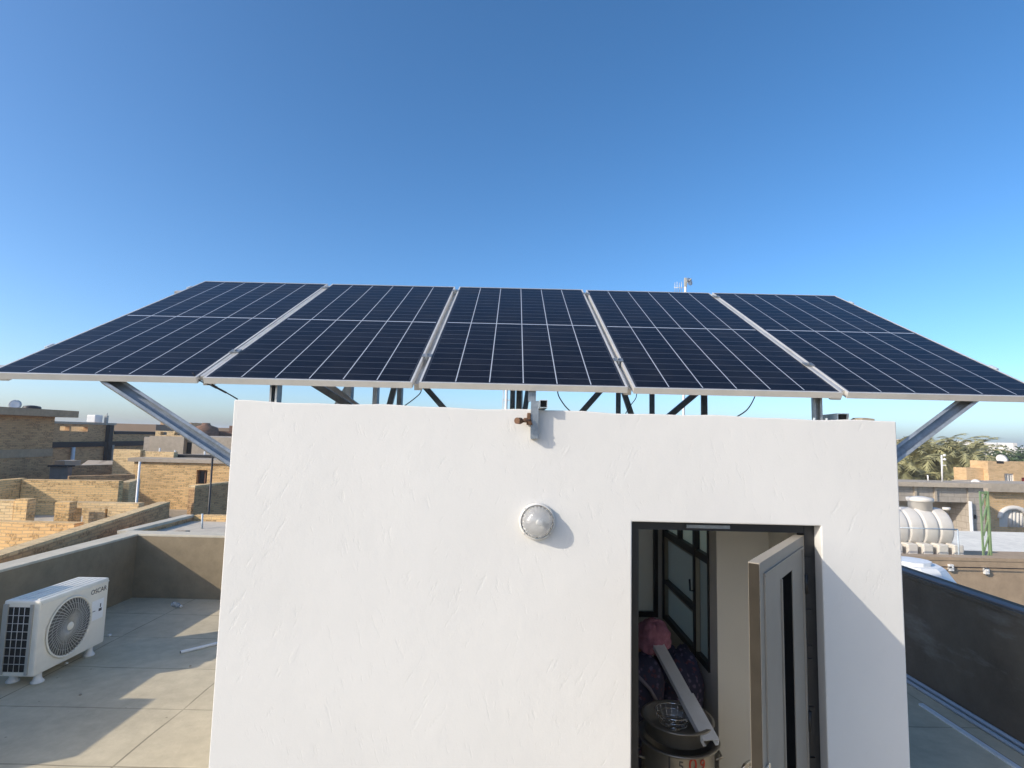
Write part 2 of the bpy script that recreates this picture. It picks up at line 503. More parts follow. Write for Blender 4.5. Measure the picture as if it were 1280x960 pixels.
# ------------------------------------------------------------------ mesh builder
class MB:
    def __init__(self):
        self.bm = bmesh.new()
    def box(self, x0, x1, y0, y1, z0, z1, bev=0):
        return self.obox(Vector(((x0+x1)/2, (y0+y1)/2, (z0+z1)/2)), (abs(x1-x0), abs(y1-y0), abs(z1-z0)), None, bev)
    def obox(self, c, size, axes=None, bev=0):
        t = bmesh.new()
        bmesh.ops.create_cube(t, size=1)
        A = axes or (Vector((1, 0, 0)), Vector((0, 1, 0)), Vector((0, 0, 1)))
        for v in t.verts:
            v.co = Vector(c) + A[0]*v.co.x*size[0] + A[1]*v.co.y*size[1] + A[2]*v.co.z*size[2]
        if bev:
            bmesh.ops.bevel(t, geom=list(t.edges), offset=bev, segments=2, affect='EDGES', profile=.6)
        self.add(t)
        return self
    def add(self, t):
        me = bpy.data.meshes.new('tmp')
        t.to_mesh(me)
        t.free()
        self.bm.from_mesh(me)
        bpy.data.meshes.remove(me)
    def bar(self, p0, p1, w, h, up=(0, 0, 1), bev=0):
        p0, p1 = Vector(p0), Vector(p1)
        d = p1-p0
        L = d.length
        d.normalize()
        s = d.cross(Vector(up))
        if s.length < 1e-4:
            s = d.cross(Vector((0, 1, 0)))
        s.normalize()
        n = s.cross(d)
        return self.obox((p0+p1)/2, (L, w, h), (d, s, n), bev)
    def channel(self, p0, p1, w, h, t=.004, up=(0, 0, 1)):
        """C channel: web plus two flanges plus lips"""
        p0, p1 = Vector(p0), Vector(p1)
        d = (p1-p0).normalized()
        s = d.cross(Vector(up))
        if s.length < 1e-4:
            s = d.cross(Vector((0, 1, 0)))
        s.normalize()
        n = s.cross(d)
        self.bar(p0+n*(h/2-t/2), p1+n*(h/2-t/2), w, t, up)
        for k in (-1, 1):
            self.bar(p0+s*k*(w/2-t/2)-n*(t/2+.0005), p1+s*k*(w/2-t/2)-n*(t/2+.0005), t, h-t-.001, up)
            self.bar(p0+s*k*(w/2-t-w*.09-.0005)-n*(h/2-t/2), p1+s*k*(w/2-t-w*.09-.0005)-n*(h/2-t/2), w*.18, t, up)
        return self
    def cyl(self, p0, p1, r0, r1=None, seg=16, cap=True):
        p0, p1 = Vector(p0), Vector(p1)
        if r1 is None:
            r1 = r0
        d = p1-p0
        q = d.to_track_quat('Z', 'Y')
        a, b = [], []
        for i in range(seg):
            an = 2*math.pi*i/seg
            e = Vector((math.cos(an), math.sin(an), 0))
            a.append(self.bm.verts.new(p0+q @ (e*r0)))
            b.append(self.bm.verts.new(p1+q @ (e*r1)))
        for i in range(seg):
            j = (i+1) % seg
            f = self.bm.faces.new((a[i], a[j], b[j], b[i]))
            f.smooth = True
        if cap:
            self.bm.faces.new(a[::-1])
            self.bm.faces.new(b)
        return self
    def tube(self, pts, r, seg=8):
        pts = [Vector(p) for p in pts]
        rings = []
        for i, p in enumerate(pts):
            d = (pts[min(i+1, len(pts)-1)]-pts[max(i-1, 0)]).normalized()
            q = d.to_track_quat('Z', 'Y')
            rr = r[i] if isinstance(r, (list, tuple)) else r
            rings.append([self.bm.verts.new(p+q @ Vector((math.cos(2*math.pi*k/seg)*rr, math.sin(2*math.pi*k/seg)*rr, 0))) for k in range(seg)])
        for a, b in zip(rings, rings[1:]):
            # align rings to limit twist
            off = min(range(seg), key=lambda o: sum((a[k].co-b[(k+o) % seg].co).length for k in range(seg)))
            for k in range(seg):
                f = self.bm.faces.new((a[k], a[(k+1) % seg], b[(k+1+off) % seg], b[(k+off) % seg]))
                f.smooth = True
        self.bm.faces.new(rings[0][::-1])
        self.bm.faces.new(rings[-1])
        return self
    def lathe(self, prof, c, axis=(0, 0, 1), seg=32, smooth=True):
        """prof: list of (radius, height along axis)"""
        q = Vector(axis).to_track_quat('Z', 'Y')
        c = Vector(c)
        rings = []
        for r, h in prof:
            if r < 1e-5:
                rings.append([self.bm.verts.new(c+q @ Vector((0, 0, h)))])
            else:
                rings.append([self.bm.verts.new(c+q @ Vector((r*math.cos(2*math.pi*k/seg), r*math.sin(2*math.pi*k/seg), h))) for k in range(seg)])
        for a, b in zip(rings, rings[1:]):
            for k in range(seg):
                j = (k+1) % seg
                if len(a) == 1 and len(b) == 1:
                    continue
                if len(a) == 1:
                    f = self.bm.faces.new((a[0], b[j], b[k]))
                elif len(b) == 1:
                    f = self.bm.faces.new((a[k], a[j], b[0]))
                else:
                    f = self.bm.faces.new((a[k], a[j], b[j], b[k]))
                f.smooth = smooth
        return self
    def prism(self, poly, d):
        """poly: 3D points, extruded by vector d"""
        d = Vector(d)
        a = [self.bm.verts.new(Vector(p)) for p in poly]
        b = [self.bm.verts.new(Vector(p)+d) for p in poly]
        n = len(a)
        self.bm.faces.new(a)
        self.bm.faces.new(b[::-1])
        for i in range(n):
            j = (i+1) % n
            self.bm.faces.new((a[j], a[i], b[i], b[j]))
        return self
    def ball(self, c, r, sc=(1, 1, 1), seg=16, rings=10, smooth=True):
        t = bmesh.new()
        bmesh.ops.create_uvsphere(t, u_segments=seg, v_segments=rings, radius=1)
        for v in t.verts:
            v.co = Vector(c)+Vector((v.co.x*r*sc[0], v.co.y*r*sc[1], v.co.z*r*sc[2]))
        for f in t.faces:
            f.smooth = smooth
        self.add(t)
        return self
    def grid_wall(self, xs, zs, y0, y1, holes, plane='xz', ztop=None):
        """wall slab with rectangular holes; holes as (a0,a1,z0,z1); plane 'xz' (thickness in y) or 'yz' (thickness in x)"""
        xs = sorted(set([round(v, 4) for v in xs]+[round(h[i], 4) for h in holes for i in (0, 1)]))
        zs = sorted(set([round(v, 4) for v in zs]+[round(h[i], 4) for h in holes for i in (2, 3)]))
        V = {}
        top = zs[-1]
        def P(i, k, s):
            key = (i, k, s)
            if key not in V:
                a, z, t = xs[i], zs[k], (y0, y1)[s]
                if ztop and z == top:
                    z = ztop(a)
                V[key] = self.bm.verts.new((a, t, z) if plane == 'xz' else (t, a, z))
            return V[key]
        def solid(i, k):
            if not (0 <= i < len(xs)-1 and 0 <= k < len(zs)-1):
                return False
            ca, cz = (xs[i]+xs[i+1])/2, (zs[k]+zs[k+1])/2
            return not any(h[0] < ca < h[1] and h[2] < cz < h[3] for h in holes)
        for i in range(len(xs)-1):
            for k in range(len(zs)-1):
                if not solid(i, k):
                    continue
                nf = self.bm.faces.new
                nf((P(i, k, 0), P(i+1, k, 0), P(i+1, k+1, 0), P(i, k+1, 0)))
                nf((P(i, k, 1), P(i, k+1, 1), P(i+1, k+1, 1), P(i+1, k, 1)))
                if not solid(i-1, k):
                    nf((P(i, k, 0), P(i, k+1, 0), P(i, k+1, 1), P(i, k, 1)))
                if not solid(i+1, k):
                    nf((P(i+1, k, 0), P(i+1, k, 1), P(i+1, k+1, 1), P(i+1, k+1, 0)))
                if not solid(i, k-1):
                    nf((P(i, k, 0), P(i, k, 1), P(i+1, k, 1), P(i+1, k, 0)))
                if not solid(i, k+1):
                    nf((P(i, k+1, 0), P(i+1, k+1, 0), P(i+1, k+1, 1), P(i, k+1, 1)))
        return self
    def text(self, s, size, place, depth=.001):
        """text mesh; place: function (x,y,z)->Vector"""
        cu = bpy.data.curves.new('t', 'FONT')
        cu.body = s
        cu.size = size
        cu.extrude = depth
        cu.align_x = 'CENTER'
        cu.align_y = 'CENTER'
        o = bpy.data.objects.new('t', cu)
        COL.objects.link(o)
        dg = bpy.context.evaluated_depsgraph_get()
        me = bpy.data.meshes.new_from_object(o.evaluated_get(dg))
        for v in me.vertices:
            v.co = place(v.co)
        self.bm.from_mesh(me)
        bpy.data.meshes.remove(me)
        bpy.data.objects.remove(o)
        bpy.data.curves.remove(cu)
        return self
    def build(self, name, mat, parent=None, loc=None, uv=True, recalc=True, bevel=0):
        bm = self.bm
        if recalc:
            bmesh.ops.recalc_face_normals(bm, faces=bm.faces)
        root = Vector((0, 0, 0))
        p = parent
        while p is not None:
            root += Vector(p.location)
            p = p.parent
        if parent is None:
            if loc is None:
                xs = [v.co for v in bm.verts]
                loc = Vector((sum(c.x for c in xs)/len(xs), sum(c.y for c in xs)/len(xs), min(c.z for c in xs)))
            root = Vector(loc)
        if uv:
            L = bm.loops.layers.uv.verify()
            for f in bm.faces:
                n = f.normal
                ax = max(range(3), key=lambda i: abs(n[i]))
                hv = Vector((-n.y, n.x, 0))
                if hv.length > .3:
                    hv.normalize()
                for l in f.loops:
                    c = l.vert.co
                    if ax == 2 or hv.length < .3:
                        l[L].uv = (c.x, c.y)
                    else:
                        l[L].uv = (c.dot(hv), c.z)
        for v in bm.verts:
            v.co -= root
        me = bpy.data.meshes.new(name)
        bm.to_mesh(me)
        bm.free()
        me.materials.append(M[mat] if isinstance(mat, str) else mat)
        o = bpy.data.objects.new(name, me)
        COL.objects.link(o)
        if parent is not None:
            o.parent = parent
        else:
            o.location = root
        if bevel:
            b = o.modifiers.new('bevel', 'BEVEL')
            b.width = bevel
            b.segments = 2
            b.limit_method = 'ANGLE'
        return o

def tag(o, label=None, cat=None, group=None, kind=None):
    if label:
        o['label'] = label
    if cat:
        o['category'] = cat
    if group:
        o['group'] = group
    if kind:
        o['kind'] = kind
    return o

def thing(name, label, cat, loc=(0, 0, 0), group=None):
    o = bpy.data.objects.new(name, None)
    o.empty_display_size = .1
    COL.objects.link(o)
    o.location = loc
    return tag(o, label, cat, group)

def copy_tree(o, parent=None):
    c = o.copy()
    COL.objects.link(c)
    if parent is not None:
        c.parent = parent
    for ch in list(o.children):
        copy_tree(ch, c)
    return c

GZ = -6.6          # street level
FZ = -2.5          # our roof floor

# ------------------------------------------------------------------ setting
gm = MB()
n = 24
for i in range(n):
    for j in range(n):
        x0, x1 = -1200+i*100, -1100+i*100
        y0, y1 = -200+j*100, -100+j*100
        gm.bm.faces.new([gm.bm.verts.new(p) for p in ((x0, y0, GZ), (x1, y0, GZ), (x1, y1, GZ), (x0, y1, GZ))])
bmesh.ops.remove_doubles(gm.bm, verts=gm.bm.verts, dist=.01)
tag(gm.build('ground', 'dirt', loc=(0, 0, GZ)), kind='structure')
tag(MB().box(-5.80, 4.62, -5.5, 8.72, GZ+.002, FZ).build('roof_floor', 'floor'), kind='structure')

# parapet walls of our roof
pz = -1.58
t = thing('parapet_wall', 'low shaded parapet with pale coping running behind the white air conditioner', 'parapet', (-5.67, 2, FZ))
prof = [(-5.5, -1.58), (3.22, -1.58), (3.22, -1.12), (4.15, -1.12), (4.15, -1.31), (4.85, -1.31), (4.85, -1.12), (5.55, -1.12), (5.55, -1.58), (8.452, -1.58)]  # raised steps out of view, added to cast the notched shadow on the floor
poly = [(-5.80, -5.5, FZ)]+[(-5.80, y, z-.03) for y, z in prof]+[(-5.80, 8.452, FZ)]
MB().prism(poly, (.26, 0, 0)).build('wall', 'parapet', t)
cp_ = MB()
for (ya, za), (yb, zb) in zip(prof, prof[1:]):
    if yb-ya > .01:
        cp_.box(-5.805, -5.535, ya, yb, za-.029, za, .006)
cp_.build('coping', 'parapet_top', t)
t = thing('parapet_wall', 'grey rendered parapet across the far end of the roof, with a diagonal shadow', 'parapet', (-1, 8.58, FZ))
MB().box(-5.80, 4.62, 8.453, 8.72, FZ, pz-.03).build('wall', 'parapet', t)
MB().box(-5.806, 4.626, 8.454, 8.726, pz-.029, pz+.003, .006).build('coping', 'parapet_top', t)
t = thing('parapet_wall', 'dark shaded parapet to the right of the white stair house', 'parapet', (4.5, 2, FZ))
MB().box(4.37, 4.62, -5.5, 8.452, FZ, -1.445).build('wall', 'parapet_shaded', t)
MB().box(4.362, 4.63, -5.5, 8.453, -1.444, -1.40, .008).build('coping', 'parapet_shaded', t)
MB().box(4.40, 4.50, -5.4, 8.44, -1.399, -1.385, .004).build('flashing', simple('dull flashing', (.17, .16, .165), .8, 0, .15, 6), t)
b = MB()
b.tube([(4.335, -5, FZ+.022), (4.335, 3, FZ+.022), (4.335, 8.40, FZ+.022)], .022)
tag(b.build('pipe', 'blue_strip'), 'pale pipe running tight along the foot of the dark right parapet', 'pipe')
b = MB()
b.tube([(4.255, -5, FZ+.02), (4.255, 3, FZ+.02), (4.25, 7.5, FZ+.02)], .02)
tag(b.build('pipe', 'blue_strip'), 'thicker pale pipe lying beside the one at the dark parapet foot', 'pipe')
b = MB()
b.bar((4.01, 2, FZ+.010), (4.03, 5.62, FZ+.010), .045, .018)
tag(b.build('batten', 'zinc'), 'straight pale strip lying alone on the shaded roof floor', 'strip')

# ------------------------------------------------------------------ stair house
WX0, WX1, WY = -1.505, 2.085, 3.0
DX0, DX1, DZ = .655, 1.662, -.437
def ztop(x):
    return .160+(.127-.160)*(x-WX0)/(WX1-WX0)+.0035*math.sin(x*7.1)+.0025*math.sin(x*17.3+1)
sh = thing('stair_house', 'white plastered stair house under the solar panels, its door open', 'stair house', (.3, 4.3, FZ))
xs = [WX0+i*(WX1-WX0)/40 for i in range(41)]
w = MB().grid_wall(xs, [FZ, -1.7, -1.0, -.2, .12], 3.0, 3.2, [(DX0, DX1, FZ-.1, DZ)], 'xz', ztop)
w.build('front_wall', 'plaster', sh, bevel=.007)
# side and rear walls; the rear part is narrower, with a window on its right flank
MB().box(WX0, WX0+.15, 3.202, 5.85, FZ, .125).build('side_wall', 'plaster_in', sh)
MB().box(1.935, WX1, 3.202, 4.35, FZ, .118).build('side_wall', 'plaster_in', sh)
MB().box(1.545, 1.933, 4.20, 4.35, FZ, .118).build('return_wall', 'plaster_in', sh)
XW, YF = 1.545, 5.68
b = MB().grid_wall([4.352, 5.85], [FZ, .11], XW, XW+.15, [(4.353, 5.62, -1.74, .0)], 'yz')
b.build('window_wall', 'plaster_in', sh)
b = MB().grid_wall([WX0+.152, XW-.002], [FZ, .11], YF, YF+.16, [(.70, 1.50, -1.75, -.1)], 'xz')
b.build('rear_wall', 'plaster_in', sh)
MB().box(WX0+.151, WX1-.01, 3.201, 4.349, .02, .112).box(WX0+.151, 1.69, 4.351, 5.86, .02, .112).build('roof_slab', 'concrete', sh)
# flank window
win = MB()
for (y0, y1, z0, z1) in ((4.353, 5.62, -1.74, -1.69), (4.353, 5.62, -.05, .0), (4.353, 5.62, -.945, -.885)):
    win.box(XW-.012, XW+.05, y0, y1, z0, z1)
for (y0, y1) in ((4.353, 4.362), (4.65, 4.70), (5.57, 5.62)):
    win.box(XW-.016, XW+.054, y0, y1, -1.74, 0)
win.box(XW-.012, XW+.05, 4.702, 5.568, -1.395, -1.355)
win.box(XW-.012, XW+.05, 5.10, 5.14, -.884, -.052)
wo = win.build('window', 'black', sh)
edge = MB()
for (y0, y1, z0, z1) in ((4.701, 4.722, -1.689, -.946), (5.546, 5.566, -1.689, -.946), (4.632, 4.648, -1.689, -.946), (4.723, 5.545, -.963, -.946), (4.723, 5.545, -1.413, -1.397)):
    edge.box(XW-.010, XW+.02, y0, y1, z0, z1)
edge.build('glazing_bead', 'steel_beige', wo)
MB().box(XW+.028, XW+.034, 4.43, 5.57, -1.69, -.946).build('pane', 'frosted', wo)
MB().box(XW+.028, XW+.034, 4.43, 5.57, -.884, -.05).build('pane', 'pale_pane', wo)
b = MB()
b.tube([(XW-.02, 4.66, -1.22), (XW-.05, 4.66, -1.22), (XW-.055, 4.66, -1.13)], .008)
b.build('window_catch', 'black', wo)
wb = MB()
for (x0, x1, z0, z1) in ((.70, 1.50, -1.75, -1.70), (.70, 1.50, -.15, -.1), (.70, .74, -1.70, -.15), (1.46, 1.50, -1.70, -.15), (1.07, 1.11, -1.70, -.15)):
    wb.box(x0, x1, YF-.012, YF+.05, z0, z1)
wo = wb.build('window', 'black', sh)
MB().box(.74, 1.46, YF+.028, YF+.034, -1.70, -.15).build('pane', 'frosted', wo)
# door frame with chipped right edge
b = MB()
b.box(DX0, DX0+.052, 3.07, 3.15, FZ, DZ)
b.box(DX1-.055, DX1, 3.07, 3.15, FZ, DZ)
b.box(DX0+.0525, DX1-.0555, 3.072, 3.148, DZ-.05, DZ-.001)
jr = random.Random(2)
for k in range(9):
    z = -2.3+k*.2+jr.uniform(-.06, .06)
    b.box(DX1-.066-jr.random()*.004, DX1-.030, 3.060, 3.069, z, z+jr.uniform(.03, .16))
fr = b.build('door_frame', 'black', sh)
MB().box(.965, 1.20, 3.060, 3.071, DZ-.036, DZ-.018).build('closer_plate', 'galv', fr)
# open leaf
H0, H1 = Vector((1.597, 3.055, 0)), Vector((1.035, 2.335, 0))
dl = (H1-H0).normalized()
nl = Vector((-dl.y, dl.x, 0))
if nl.y > 0:
    nl = -nl           # towards the camera side
LW, LT, LZ0, LZ1 = (H1-H0).length, .045, FZ+.02, -.497
AX = (dl, nl, Vector((0, 0, 1)))
def leafbox(b, s0, s1, n0, n1, z0, z1, bev=0):
    return b.obox(H0+dl*((s0+s1)/2)+nl*((n0+n1)/2)+Vector((0, 0, (z0+z1)/2)), (abs(s1-s0), abs(n1-n0), z1-z0), AX, bev)
b = MB()
sl0, sl1 = LW*.33, LW*.58
leafbox(b, 0, sl0, -LT, 0, LZ0, LZ1)
leafbox(b, sl1, LW, -LT, 0, LZ0, LZ1)
leafbox(b, sl0, sl1, -LT, 0, LZ1-.13, LZ1)
leafbox(b, sl0, sl1, -LT, 0, LZ0, LZ0+.2)
bmesh.ops.remove_doubles(b.bm, verts=b.bm.verts, dist=.0005)
leaf = b.build('door', 'door_grey', sh)
b = MB()
for (s0, s1, z0, z1) in ((.05, LW-.06, LZ1-.062, LZ1-.05), (LW-.075, LW-.06, LZ0+.05, LZ1-.064), (.05, .064, LZ0+.05, LZ1-.064), (sl1+.012, sl1+.022, LZ0+.2, LZ1-.13)):
    leafbox(b, s0, s1, .0005, .007, z0, z1)
b.build('moulding', 'door_grey', leaf)
leafbox(MB(), sl0+.001, sl1-.001, -.010, -.004, LZ0+.201, LZ1-.131).build('door_glass', 'slit_glass', leaf)
leafbox(MB(), LW+.0005, LW+.004, -LT+.002, -.002, LZ0, LZ1-.004).build('edge_strip', 'edge_brown', leaf)
b = MB()
hp = H0+dl*(LW-.045)+Vector((0, 0, -1.40))
b.obox(hp+nl*.004, (.045, .008, .20), AX, .003)
b.cyl(hp+nl*.008+Vector((0, 0, .03)), hp+nl*.055+Vector((0, 0, .03)), .011)
b.tube([hp+nl*.052+Vector((0, 0, .03)), hp+nl*.054-dl*.05+Vector((0, 0, .033)), hp+nl*.050-dl*.12+Vector((0, 0, .028))], .010)
hq = hp-nl*(LT)
b.cyl(hq+Vector((0, 0, .03)), hq-nl*.05+Vector((0, 0, .03)), .011)
b.tube([hq-nl*.05+Vector((0, 0, .03)), hq-nl*.054-dl*.06+Vector((0, 0, .034)), hq-nl*.048-dl*.12+Vector((0, 0, .026))], .012)
b.build('handle', 'chrome', leaf)
for z in (-.75, -1.45, -2.2):
    MB().cyl(H0+nl*.004+Vector((0, 0, z-.05)), H0+nl*.004+Vector((0, 0, z+.05)), .011, seg=10).build('hinge', 'black', leaf)

# wall lamp
lp = Vector((.150, 3.0, -.445))
wl = thing('wall_lamp', 'round white bulkhead lamp with ribbed glass on the white front wall', 'lamp', lp)
MB().lathe([(0, .001), (.095, .001), (.097, .006), (.096, .018), (.093, .026), (.089, .029), (.085, .027), (.084, .010), (0, .010)], lp, (0, -1, 0), 48).build('base_ring', simple('lamp ring', (.60, .585, .55), .45, 0, .06, 20), wl)
b = MB()
nf, nr, HD = 120, 12, .072
def dome(r0, h0, hd):
    rows_ = []
    for i in range(nr):
        a = i/nr*math.pi/2
        row = []
        for k in range(nf):
            th = 2*math.pi*k/nf
            rr = r0*math.cos(a)**.8*(1+.035*math.cos(26*th)*math.cos(a))
            row.append(b.bm.verts.new(lp+Vector((rr*math.cos(th), -(h0+hd*math.sin(a)), rr*math.sin(th)))))
        rows_.append(row)
    tip = b.bm.verts.new(lp+Vector((0, -(h0+hd), 0)))
    for p_, q_ in zip(rows_, rows_[1:]):
        for k in range(nf):
            b.bm.faces.new((p_[k], p_[(k+1) % nf], q_[(k+1) % nf], q_[k])).smooth = True
    for k in range(nf):
        b.bm.faces.new((rows_[-1][k], rows_[-1][(k+1) % nf], tip)).smooth = True
    return rows_[0]
o_, i_ = dome(.0815, .020, HD), dome(.0765, .020, HD-.005)
for k in range(nf):
    b.bm.faces.new((o_[k], o_[(k+1) % nf], i_[(k+1) % nf], i_[k]))
b.build('glass_dome', 'lamp_glass', wl)
b = MB().cyl(lp+Vector((.01, -.012, 0)), lp+Vector((.01, -.03, 0)), .016)
b.ball(lp+Vector((.01, -.042, 0)), .020, (1, .9, 1))
b.build('bulb', 'white_plastic', wl)
for k in range(4):
    a = math.pi/4+k*math.pi/2
    q = lp+Vector((math.cos(a)*.090, -.022, math.sin(a)*.090))
    MB().cyl(q, q+Vector((0, -.006, 0)), .006, seg=8).build('screw', 'grey_plastic', wl)

# ------------------------------------------------------------------ solar array
PW, PL, GAP = 1.134, 2.279, .0376
PX, PY, PZ, TILT = -2.8484, 2.9886, .2788, .4944
VX = Vector((1, 0, 0))
VV = Vector((0, math.cos(TILT), math.sin(TILT)))
VN = Vector((0, -math.sin(TILT), math.cos(TILT)))
PO = Vector((PX, PY, PZ))
def pp(x, v, n=0):                       # point on the array plane; n above it
    return PO+VX*x+VV*v+VN*n
pan_label = ['leftmost solar panel of the row, running out of the picture at left', 'second solar panel from the left, above the left end of the white wall',
             'middle solar panel of the five, straight above the wall bracket', 'second solar panel from the right, above the open door',
             'rightmost solar panel of the row, over the palm trees']
PD = .035
def make_panel():
    t = thing('solar_module', pan_label[0], 'solar panel', PO, 'solar panels in a row over the stair house')
    b = MB()
    fw = .011
    for (x0, x1, v0, v1) in ((0, PW, 0, fw), (0, PW, PL-fw, PL), (0, fw, fw+.0002, PL-fw-.0002), (PW-fw, PW, fw+.0002, PL-fw-.0002)):
        b.obox(pp((x0+x1)/2, (v0+v1)/2, -PD/2), (x1-x0, v1-v0, PD), (VX, VV, VN))
    # return flanges under the rim
    for (x0, x1, v0, v1) in ((fw, PW-fw, fw, .03), (fw, PW-fw, PL-.03, PL-fw)):
        b.obox(pp((x0+x1)/2, (v0+v1)/2, -PD+.001), (x1-x0, v1-v0, .002), (VX, VV, VN))
    b.build('frame', 'alu', t)
    b = MB()
    e = fw+.0005
    a = [b.bm.verts.new(pp(x, v, -.002)) for x, v in ((e, e), (PW-e, e), (PW-e, PL-e), (e, PL-e))]
    c = [b.bm.verts.new(pp(x, v, -.008)) for x, v in ((e, e), (PW-e, e), (PW-e, PL-e), (e, PL-e))]
    L = b.bm.loops.layers.uv.verify()
    f = b.bm.faces.new(a)
    for l, uvc in zip(f.loops, ((0, 0), (1, 0), (1, 1), (0, 1))):
        l[L].uv = uvc
    b.bm.faces.new(c[::-1])
    for i in range(4):
        b.bm.faces.new((a[i], c[i], c[(i+1) % 4], a[(i+1) % 4]))
    for f2 in b.bm.faces:
        if f2 is not f:
            for l in f2.loops:
                l[L].uv = (-1, -1)
    b.build('cell_sheet', 'cells', t, uv=False, recalc=False)
    for k in (.25, .5, .75):
        MB().obox(pp(PW*k, PL/2, -.018), (.06, .03, .016), (VX, VV, VN), .003).build('junction_box', 'black', t)
    return t
p0 = make_panel()
dxs = [0, 0, 0, -.004, -.014]
for i in range(1, 5):
    c = copy_tree(p0)
    c.location = PO+VX*(i*(PW+GAP)+dxs[i])+VN*(.0015*((i*7) % 3-1))
    c['label'] = pan_label[i]

rack = thing('mounting_rack', 'galvanised steel rack of posts, struts and rails carrying the solar panels', 'rack', (.2, 4, .13))
def undz(y):                              # underside of the panels at distance y
    return PZ+(y-PY)*math.tan(TILT)-PD/math.cos(TILT)
# slope rails under the gaps and ends
gx = [-GAP/2]+[(i+1)*(PW+GAP)-GAP/2+(dxs[i]+dxs[min(i+1, 4)])/2 for i in range(5)]
for i, x in enumerate(gx):
    x = x+.03 if i == 0 else (x-.03 if i == 5 else x)
    b = MB()
    wd = (.05, .06, .044, .044, .06, .05)[i]
    b.obox(pp(x, PL/2+.03, -PD-.022), (wd, PL-.08, .04), (VX, VV, VN), .002)
    b.build('slope_rail', 'alu_rail', rack)
# fillers of folded aluminium seen in the wide gaps
for i in (1, 4):
    MB().obox(pp(gx[i]+(-.001 if i == 1 else .001), PL/2-.02, -.017), (GAP-.012, PL-.1, .028), (VX, VV, VN), .001).build('gap_strip', 'alu_rail', rack)
# mid clamps
for i in range(1, 5):
    for v_ in (.42, 2.12):
        b = MB()
        b.obox(pp(gx[i], v_, .0035), (GAP+.02, .05, .004), (VX, VV, VN))
        b.obox(pp(gx[i], v_, -.012), (.012, .05, .026), (VX, VV, VN))
        b.cyl(pp(gx[i], v_, .006), pp(gx[i], v_, .013), .008, seg=6)
        b.build('clamp', 'galv', rack)
# small end clamps at the outer edges
for x, v_ in ((-.010, .45), (-.010, 2.03), (5*(PW+GAP)-GAP-.002, .45), (5*(PW+GAP)-GAP-.002, 2.03)):
    b = MB().obox(pp(x, v_, -.012), (.018, .06, .032), (VX, VV, VN), .002)
    b.build('clamp', 'galv_dark', rack)
# cross rails
for v_ in (.30, 1.85):
    b = MB()
    b.channel(pp(-.05, v_, -PD-.065), pp(5*(PW+GAP)+.0, v_, -PD-.065), .041, .041, .003, VN)
    b.build('cross_rail', 'galv_dark', rack)
roofz = .112
def post(px, py, y, wd, mat='galv', ztopv=None, foot=True, fl=-1):
    x = at(px, py, y).x
    b = MB()
    zt = ztopv if ztopv is not None else undz(y)-.10
    b.channel((x, y, roofz), (x, y, zt), wd, wd*.9, .003, (.25*fl, fl, 0))
    o = b.build('post', mat, rack)
    if foot:
        f = MB().box(x-wd, x+wd, y-wd, y+wd, roofz+.001, roofz+.007)
        for sx_ in (-1, 1):
            f.cyl((x+sx_*wd*.75, y-wd*.7, roofz+.007), (x+sx_*wd*.75, y-wd*.7, roofz+.03), .007, seg=6)
        f.build('base_plate', 'galv_dark', o)
    return o
post(345, 487, 3.10, .048, 'galv', undz(3.10)-.012, True, 1)
post(1021, 505, 3.12, .046, 'galv', undz(3.12)-.012, True, 1)
for px, y, wd, m_ in ((437, 4.62, .05, 'galv_dark'), (470, 4.85, .045, 'galv_dark'), (500, 4.6, .04, 'galv_dark'), (641, 4.7, .038, 'galv_dark'),
                      (649.5, 4.4, .045, 'galv'), (773, 4.7, .04, 'galv_dark'), (815, 4.75, .045, 'galv_dark'), (880, 4.55, .05, 'galv')):
    post(px, 495, y, wd, m_)
def strut(a, b_, y, wd, mat, zup=None, zlow=roofz+.01, name='strut'):
    P, Q = at(*a, y), at(*b_, y)
    if P.z < Q.z:
        P, Q = Q, P
    d = (P-Q)
    zt = (undz(y)-.11) if zup is None else zup
    top = Q+d*((zt-Q.z)/d.z)
    low = Q+d*((zlow-Q.z)/d.z)
    b = MB()
    b.channel(low, top, wd, wd*.9, .003, (0, -1, 0))
    return b.build(name, mat, rack)
strut((385, 475), (425, 500), 4.2, .05, 'galv')
strut((405, 477), (440, 503), 4.45, .045, 'alu_rail')
strut((437, 480), (430, 492), 4.9, .045, 'galv_dark', 1.0)
strut((494, 480), (488, 503), 4.35, .042, 'galv_dark')
strut((530, 482), (552, 507), 4.3, .042, 'galv_dark', .85)
strut((661, 480), (657, 507), 4.9, .045, 'galv_dark')
strut((752, 487), (729, 513), 4.3, .042, 'galv_dark', .85)
strut((779, 488), (788, 515), 4.4, .04, 'galv_dark')
strut((872, 490), (840, 517), 4.5, .045, 'galv', .9)
# outer struts to the side walls, C channels
def outer(p0_, p1_):
    b = MB()
    b.channel(p0_, p1_, .072, .05, .003, (-.35, 1, -.3) if p0_[0] < 0 else (.35, 1, -.3))
    o = b.build('outer_strut', 'galv', rack)
    c = Vector(p1_)
    sg = -1 if c.x < 0 else 1
    b = MB().box(c.x-.006 if sg > 0 else c.x-.001, c.x+.001 if sg > 0 else c.x+.006, c.y-.04, c.y+.06, c.z-.09, c.z+.05)
    b.build('fixing_plate', 'galv_dark', o)
outer((-2.245, 3.05, .272), (-1.513, 3.085, -.178))
outer((2.545, 3.05, .272), (2.093, 3.085, -.085))
